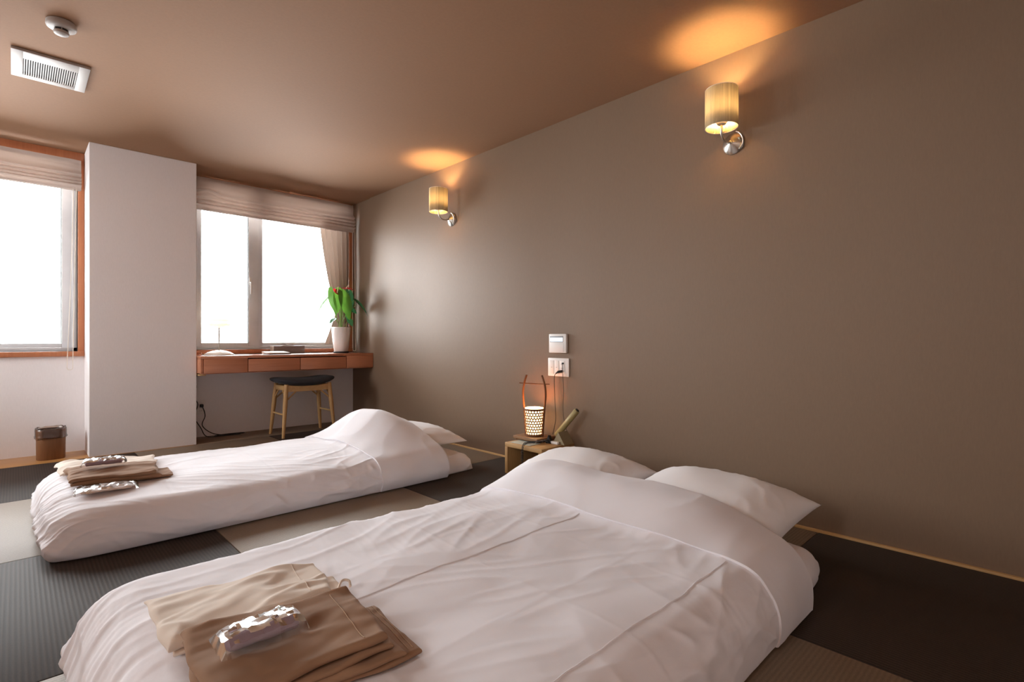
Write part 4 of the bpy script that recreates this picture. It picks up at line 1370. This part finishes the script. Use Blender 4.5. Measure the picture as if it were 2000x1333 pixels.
# --- near futon (double) ---
def hump2(x, y):
    e = sstep(1.38, 1.66, x)
    ends = sstep(0.50, 0.86, y) * (1 - sstep(1.56, 1.80, y))
    return 0.085 * e * ends
mattress('white sheeted double floor mattress below the two pillows', 0.25, 2.005, 0.540, 1.72, 0.120, 47)
D2, S2, Q2 = duvet('duvet', 'large white duvet with piping on the double futon nearest the viewer', 0.085, 1.735, 0.505, 1.765, 0.195, 0.180, hump2, 2, 1.455, (0.92, 1.14, 0), wr=0.85,
                   pip=[(1.165, 0.50, 1.44, 0.006), (0.640, 0.40, 1.44, 0.006)], tuck=0.010)
pillow('white pillow at the far side of the double futon beside the nightstand', (1.965, 1.590, 0.150), (0.44, 0.60, 0.16), 0.0, (0, -0.12), 5)
pillow('white pillow at the near side of the double futon, its corner pointing out', (1.955, 0.935, 0.150), (0.48, 0.64, 0.175), -0.04, (0.0, -0.13), 9)

# ================================================================== FOLDED CLOTHES AND PACKETS
def slab(name, quad, zf, th, mat, parent, seed, lift=0.0, r=0.012, wr=0.006, wdir=0.2, edge=0.011, n=(70, 46)):
    """a folded layer of cloth: quad = 4 XY corners (a,b,c,d around), zf(x,y) = surface below"""
    a, b, c, d = [np.array(p, float) for p in quad]
    U, V = np.meshgrid(np.linspace(0, 1, n[0]), np.linspace(0, 1, n[1]), indexing='ij')
    # finer spacing at the rim
    U = 0.5 - 0.5 * np.cos(PI * U) * (0.65 + 0.35 * np.abs(np.cos(PI * U))); V = 0.5 - 0.5 * np.cos(PI * V) * (0.65 + 0.35 * np.abs(np.cos(PI * V)))
    XY = (a[None, None] * ((1 - U) * (1 - V))[..., None] + b[None, None] * (U * (1 - V))[..., None] + c[None, None] * (U * V)[..., None] + d[None, None] * ((1 - U) * V)[..., None])
    X, Y = XY[..., 0], XY[..., 1]
    # wavy outline
    X = X + edge * noise2(X * 9, Y * 9, seed) ; Y = Y + edge * noise2(X * 9 + 7, Y * 9 - 3, seed + 1)
    LU = np.linalg.norm(b - a); LV = np.linalg.norm(d - a)
    dist = np.minimum(np.minimum(U, 1 - U) * LU, np.minimum(V, 1 - V) * LV)
    q = np.clip(dist / r, 0, 1)
    prof = np.sqrt(np.clip(1 - (1 - q) ** 2, 0, 1))
    zb = zf(X, Y)
    for _ in range(2): zb[1:-1, 1:-1] = np.maximum(zb[1:-1, 1:-1], np.maximum(np.maximum(zb[:-2, 1:-1], zb[2:, 1:-1]), np.maximum(zb[1:-1, :-2], zb[1:-1, 2:])))
    k = np.ones(7) / 7
    for _ in range(2):
        zb = np.apply_along_axis(lambda v_: np.convolve(np.pad(v_, 3, mode='edge'), k, 'valid'), 0, zb)
        zb = np.apply_along_axis(lambda v_: np.convolve(np.pad(v_, 3, mode='edge'), k, 'valid'), 1, zb)
    w1 = rotc(X, Y, wdir)
    pt = np.clip(0.5 + 1.2 * noise2(X * 7, Y * 7, seed + 9), 0, 1)
    wn = wr * 1.15 * (ridge(w1[0] * 5, w1[1] * 14, seed + 2) - 0.3) * pt + wr * 1.0 * noise2(w1[0] * 6, w1[1] * 12, seed + 3) + wr * 0.45 * noise2(w1[0] * 16, w1[1] * 34, seed + 4)
    lift += 0.004
    top = zb + lift + th * 0.5 + (th * 0.5 + np.maximum(wn, -th * 0.3)) * prof
    bot = zb + lift + th * 0.5 - th * 0.5 * prof
    T = np.stack([X, Y, top], 2); B = np.stack([X, Y, bot], 2)
    o = np.array(parent.location)
    m = MB().grid(T - o); m2 = MB().grid(B - o)
    m.add(m2.v, m2.f)
    me = m.mesh(name, mat, True, 80)
    bm = bmesh.new(); bm.from_mesh(me); bmesh.ops.remove_doubles(bm, verts=bm.verts, dist=0.0003)
    bmesh.ops.recalc_face_normals(bm, faces=bm.faces); bm.to_mesh(me); bm.free()
    obj(name, me, parent)
    S = Surf(T)
    return S

def stitches(parent, S, a, b, mat=M_STITCH, r=0.0009):
    o = np.array(parent.location)
    pts = []
    for u in np.linspace(0, 1, 30):
        x = a[0] + (b[0] - a[0]) * u; y = a[1] + (b[1] - a[1]) * u
        pts.append((x - o[0], y - o[1], S.z(x, y) + 0.0006 - o[2]))
    MB().tube(pts, r, 5).build('stitching', mat, parent)

def packet(label, c, rz, size, zf, seed, roll_mat, cat='packet'):
    """a rolled cloth in a crinkled clear wrapper"""
    x, y = c
    z = float(zf(x, y))
    t = thing('wrapped_packet', label, cat, (x, y, z), rz, group='clear wrapped packets')
    L, W, H = size
    # roll: rounded bar
    n, k = 26, 20
    P = np.zeros((n, k, 3))
    for i in range(n):
        u = i / (n - 1)
        e = min(1, math.sqrt(max(0, 1 - (1 - min(u, 1 - u) / 0.06) ** 2))) if min(u, 1 - u) < 0.06 else 1
        for j in range(k):
            a = 2 * PI * j / k
            ca, sa = math.cos(a), math.sin(a)
            P[i, j] = ((u - 0.5) * L * 0.84, ca * W * 0.40 * max(e, 0.05), H * 0.46 + sa * H * 0.42 * max(e, 0.05) + 0.002 * float(noise2(u * 6, a * 2, seed)))
    m = MB().grid(P, closed_v=True); m.f.append(tuple(range(k))); m.f.append(tuple((n - 1) * k + q for q in range(k)))
    roll = m.build('rolled_cloth', roll_mat, t)
    # wrapper film
    nu, nv = 23, 12
    T = np.zeros((nu, nv, 3)); B = np.zeros((nu, nv, 3))
    for i in range(nu):
        for j in range(nv):
            u = i / (nu - 1) * 2 - 1; v = j / (nv - 1) * 2 - 1
            core = (1 - abs(u) ** 6) * (1 - abs(v) ** 3)
            cr = 0.005 * float(ridge(u * 2 + v * 2, v * 3 - u * 2, seed + 5)) + 0.0035 * float(noise2(u * 5.3, v * 3.7, seed + 6)) + 0.002
            px = u * L * 0.5 * (1 + 0.03 * float(noise2(v * 3, u, seed + 7))); py = v * W * 0.66 * (1 + 0.05 * float(noise2(u * 3, v, seed + 8)))
            T[i, j] = (px, py, 0.003 + (H * 0.98) * core ** 0.5 + cr * 0.8)
            B[i, j] = (px, py, 0.001 + 0.35 * cr * (1 - core))
    m = MB().grid(T); m.build('wrapper_film', M_FILM, t, angle=14)
    # small printed brush marks
    for q, (mx, my, sx, sy) in enumerate(((0.20, 0.10, 0.006, 0.004), (0.23, 0.02, 0.003, 0.007), (0.28, 0.12, 0.004, 0.005), (-0.05, 0.05, 0.006, 0.002), (-0.15, 0.12, 0.003, 0.005))):
        x_, y_ = mx * L, my * W
        MB().tube([(x_ - sx, y_ - sy, H * 0.90), (x_, y_ + 0.001, H * 0.905), (x_ + sx, y_ + sy, H * 0.90)], [0.0006, 0.0013, 0.0005], 6).build('brush_mark', M_INK, roll)
    return t

# near futon clothes
zf2 = lambda x, y: S2.za(x, y)
t = thing('folded_robe', 'beige folded cotton robe on the near double duvet', 'clothing', (0.38, 1.31, 0.19))
A = slab('lower_fold', [(0.225, 1.19), (0.575, 1.165), (0.598, 1.29), (0.235, 1.42)], zf2, 0.014, M_BEIGE, t, 70, 0.000, 0.010, 0.003)
B_ = slab('upper_fold', [(0.208, 1.182), (0.545, 1.185), (0.580, 1.375), (0.212, 1.448)], lambda x, y: S2.za(x, y) + 0.013, 0.018, M_BEIGE, t, 71, 0.0, 0.013, 0.007, 0.15)
stitches(t, B_, (0.497, 1.20), (0.520, 1.38), M_BEIGE)
MB().tube(curve_pts([(0.560 - 0.38, 1.195 - 1.31, 0.026), (0.585 - 0.38, 1.225 - 1.31, 0.031), (0.602 - 0.38, 1.222 - 1.31, 0.027), (0.598 - 0.38, 1.205 - 1.31, 0.020)], 5), 0.0032, 8).build('tie_loop', M_BEIGE, t)

t = thing('folded_garment', 'brown folded cotton garment with stitched waistband on the near duvet', 'clothing', (0.40, 1.03, 0.19))
C1 = slab('waistband_layer', [(0.270, 0.905), (0.582, 0.868), (0.605, 1.095), (0.250, 1.130)], zf2, 0.013, M_BROWN, t, 80, 0.0, 0.009, 0.003)
C2 = slab('fold_layer', [(0.222, 0.892), (0.548, 0.868), (0.560, 1.115), (0.235, 1.170)], lambda x, y: S2.za(x, y) + 0.012, 0.015, M_BROWN, t, 81, 0.0, 0.011, 0.004)
C3 = slab('fold_layer', [(0.228, 0.900), (0.530, 0.884), (0.552, 1.110), (0.232, 1.165)], lambda x, y: S2.za(x, y) + 0.026, 0.014, M_BROWN, t, 82, 0.0, 0.011, 0.004)
C4 = slab('top_layer', [(0.222, 0.905), (0.525, 0.900), (0.550, 1.122), (0.226, 1.178)], lambda x, y: S2.za(x, y) + 0.039, 0.018, M_BROWN, t, 83, 0.0, 0.013, 0.006, 0.1)
stitches(t, C1, (0.572, 0.885), (0.590, 1.085)); stitches(t, C1, (0.562, 0.885), (0.580, 1.085))
stitches(t, C4, (0.480, 0.910), (0.502, 1.110)); 
packet('clear wrapped mauve packet lying on the brown garment of the near duvet', (0.335, 1.035), 0.0, (0.155, 0.070, 0.030), lambda x, y: C4.za(x, y) + 0.007, 90, M_MAUVE)

# far futon clothes
zf1 = lambda x, y: S1.za(x, y)
t = thing('folded_robe', 'pale beige folded robe on the far single duvet', 'clothing', (0.33, 3.25, 0.17))
slab('lower_fold', [(0.150, 3.12), (0.505, 3.06), (0.530, 3.18), (0.150, 3.38)], zf1, 0.012, M_BEIGE, t, 100, 0.0, 0.010, 0.003)
E2 = slab('upper_fold', [(0.140, 3.105), (0.490, 3.05), (0.520, 3.235), (0.140, 3.44)], lambda x, y: S1.za(x, y) + 0.011, 0.015, M_BEIGE, t, 101, 0.0, 0.012, 0.006, 0.1)
t = thing('folded_garment', 'brown folded garment on the far single duvet', 'clothing', (0.32, 2.95, 0.17))
slab('waistband_layer', [(0.200, 2.84), (0.520, 2.80), (0.530, 2.96), (0.190, 3.05)], zf1, 0.012, M_BROWN, t, 110, 0.0, 0.009, 0.003)
slab('fold_layer', [(0.165, 2.835), (0.470, 2.775), (0.495, 2.985), (0.160, 3.09)], lambda x, y: S1.za(x, y) + 0.011, 0.016, M_BROWN, t, 111, 0.0, 0.011, 0.004)
G3 = slab('top_layer', [(0.160, 2.84), (0.455, 2.78), (0.485, 2.99), (0.160, 3.10)], lambda x, y: S1.za(x, y) + 0.026, 0.016, M_BROWN, t, 112, 0.0, 0.012, 0.005)
packet('clear wrapped plum packet on the brown garment of the far duvet', (0.290, 2.985), -0.15, (0.165, 0.070, 0.028), lambda x, y: G3.za(x, y) + 0.011, 120, M_MAUVE)
packet('flat shiny clear packet lying alone on the far duvet in front of the clothes', (0.275, 2.745), -0.08, (0.215, 0.100, 0.018), lambda x, y: S1.za(x, y) + 0.009, 130, M_BEIGE)
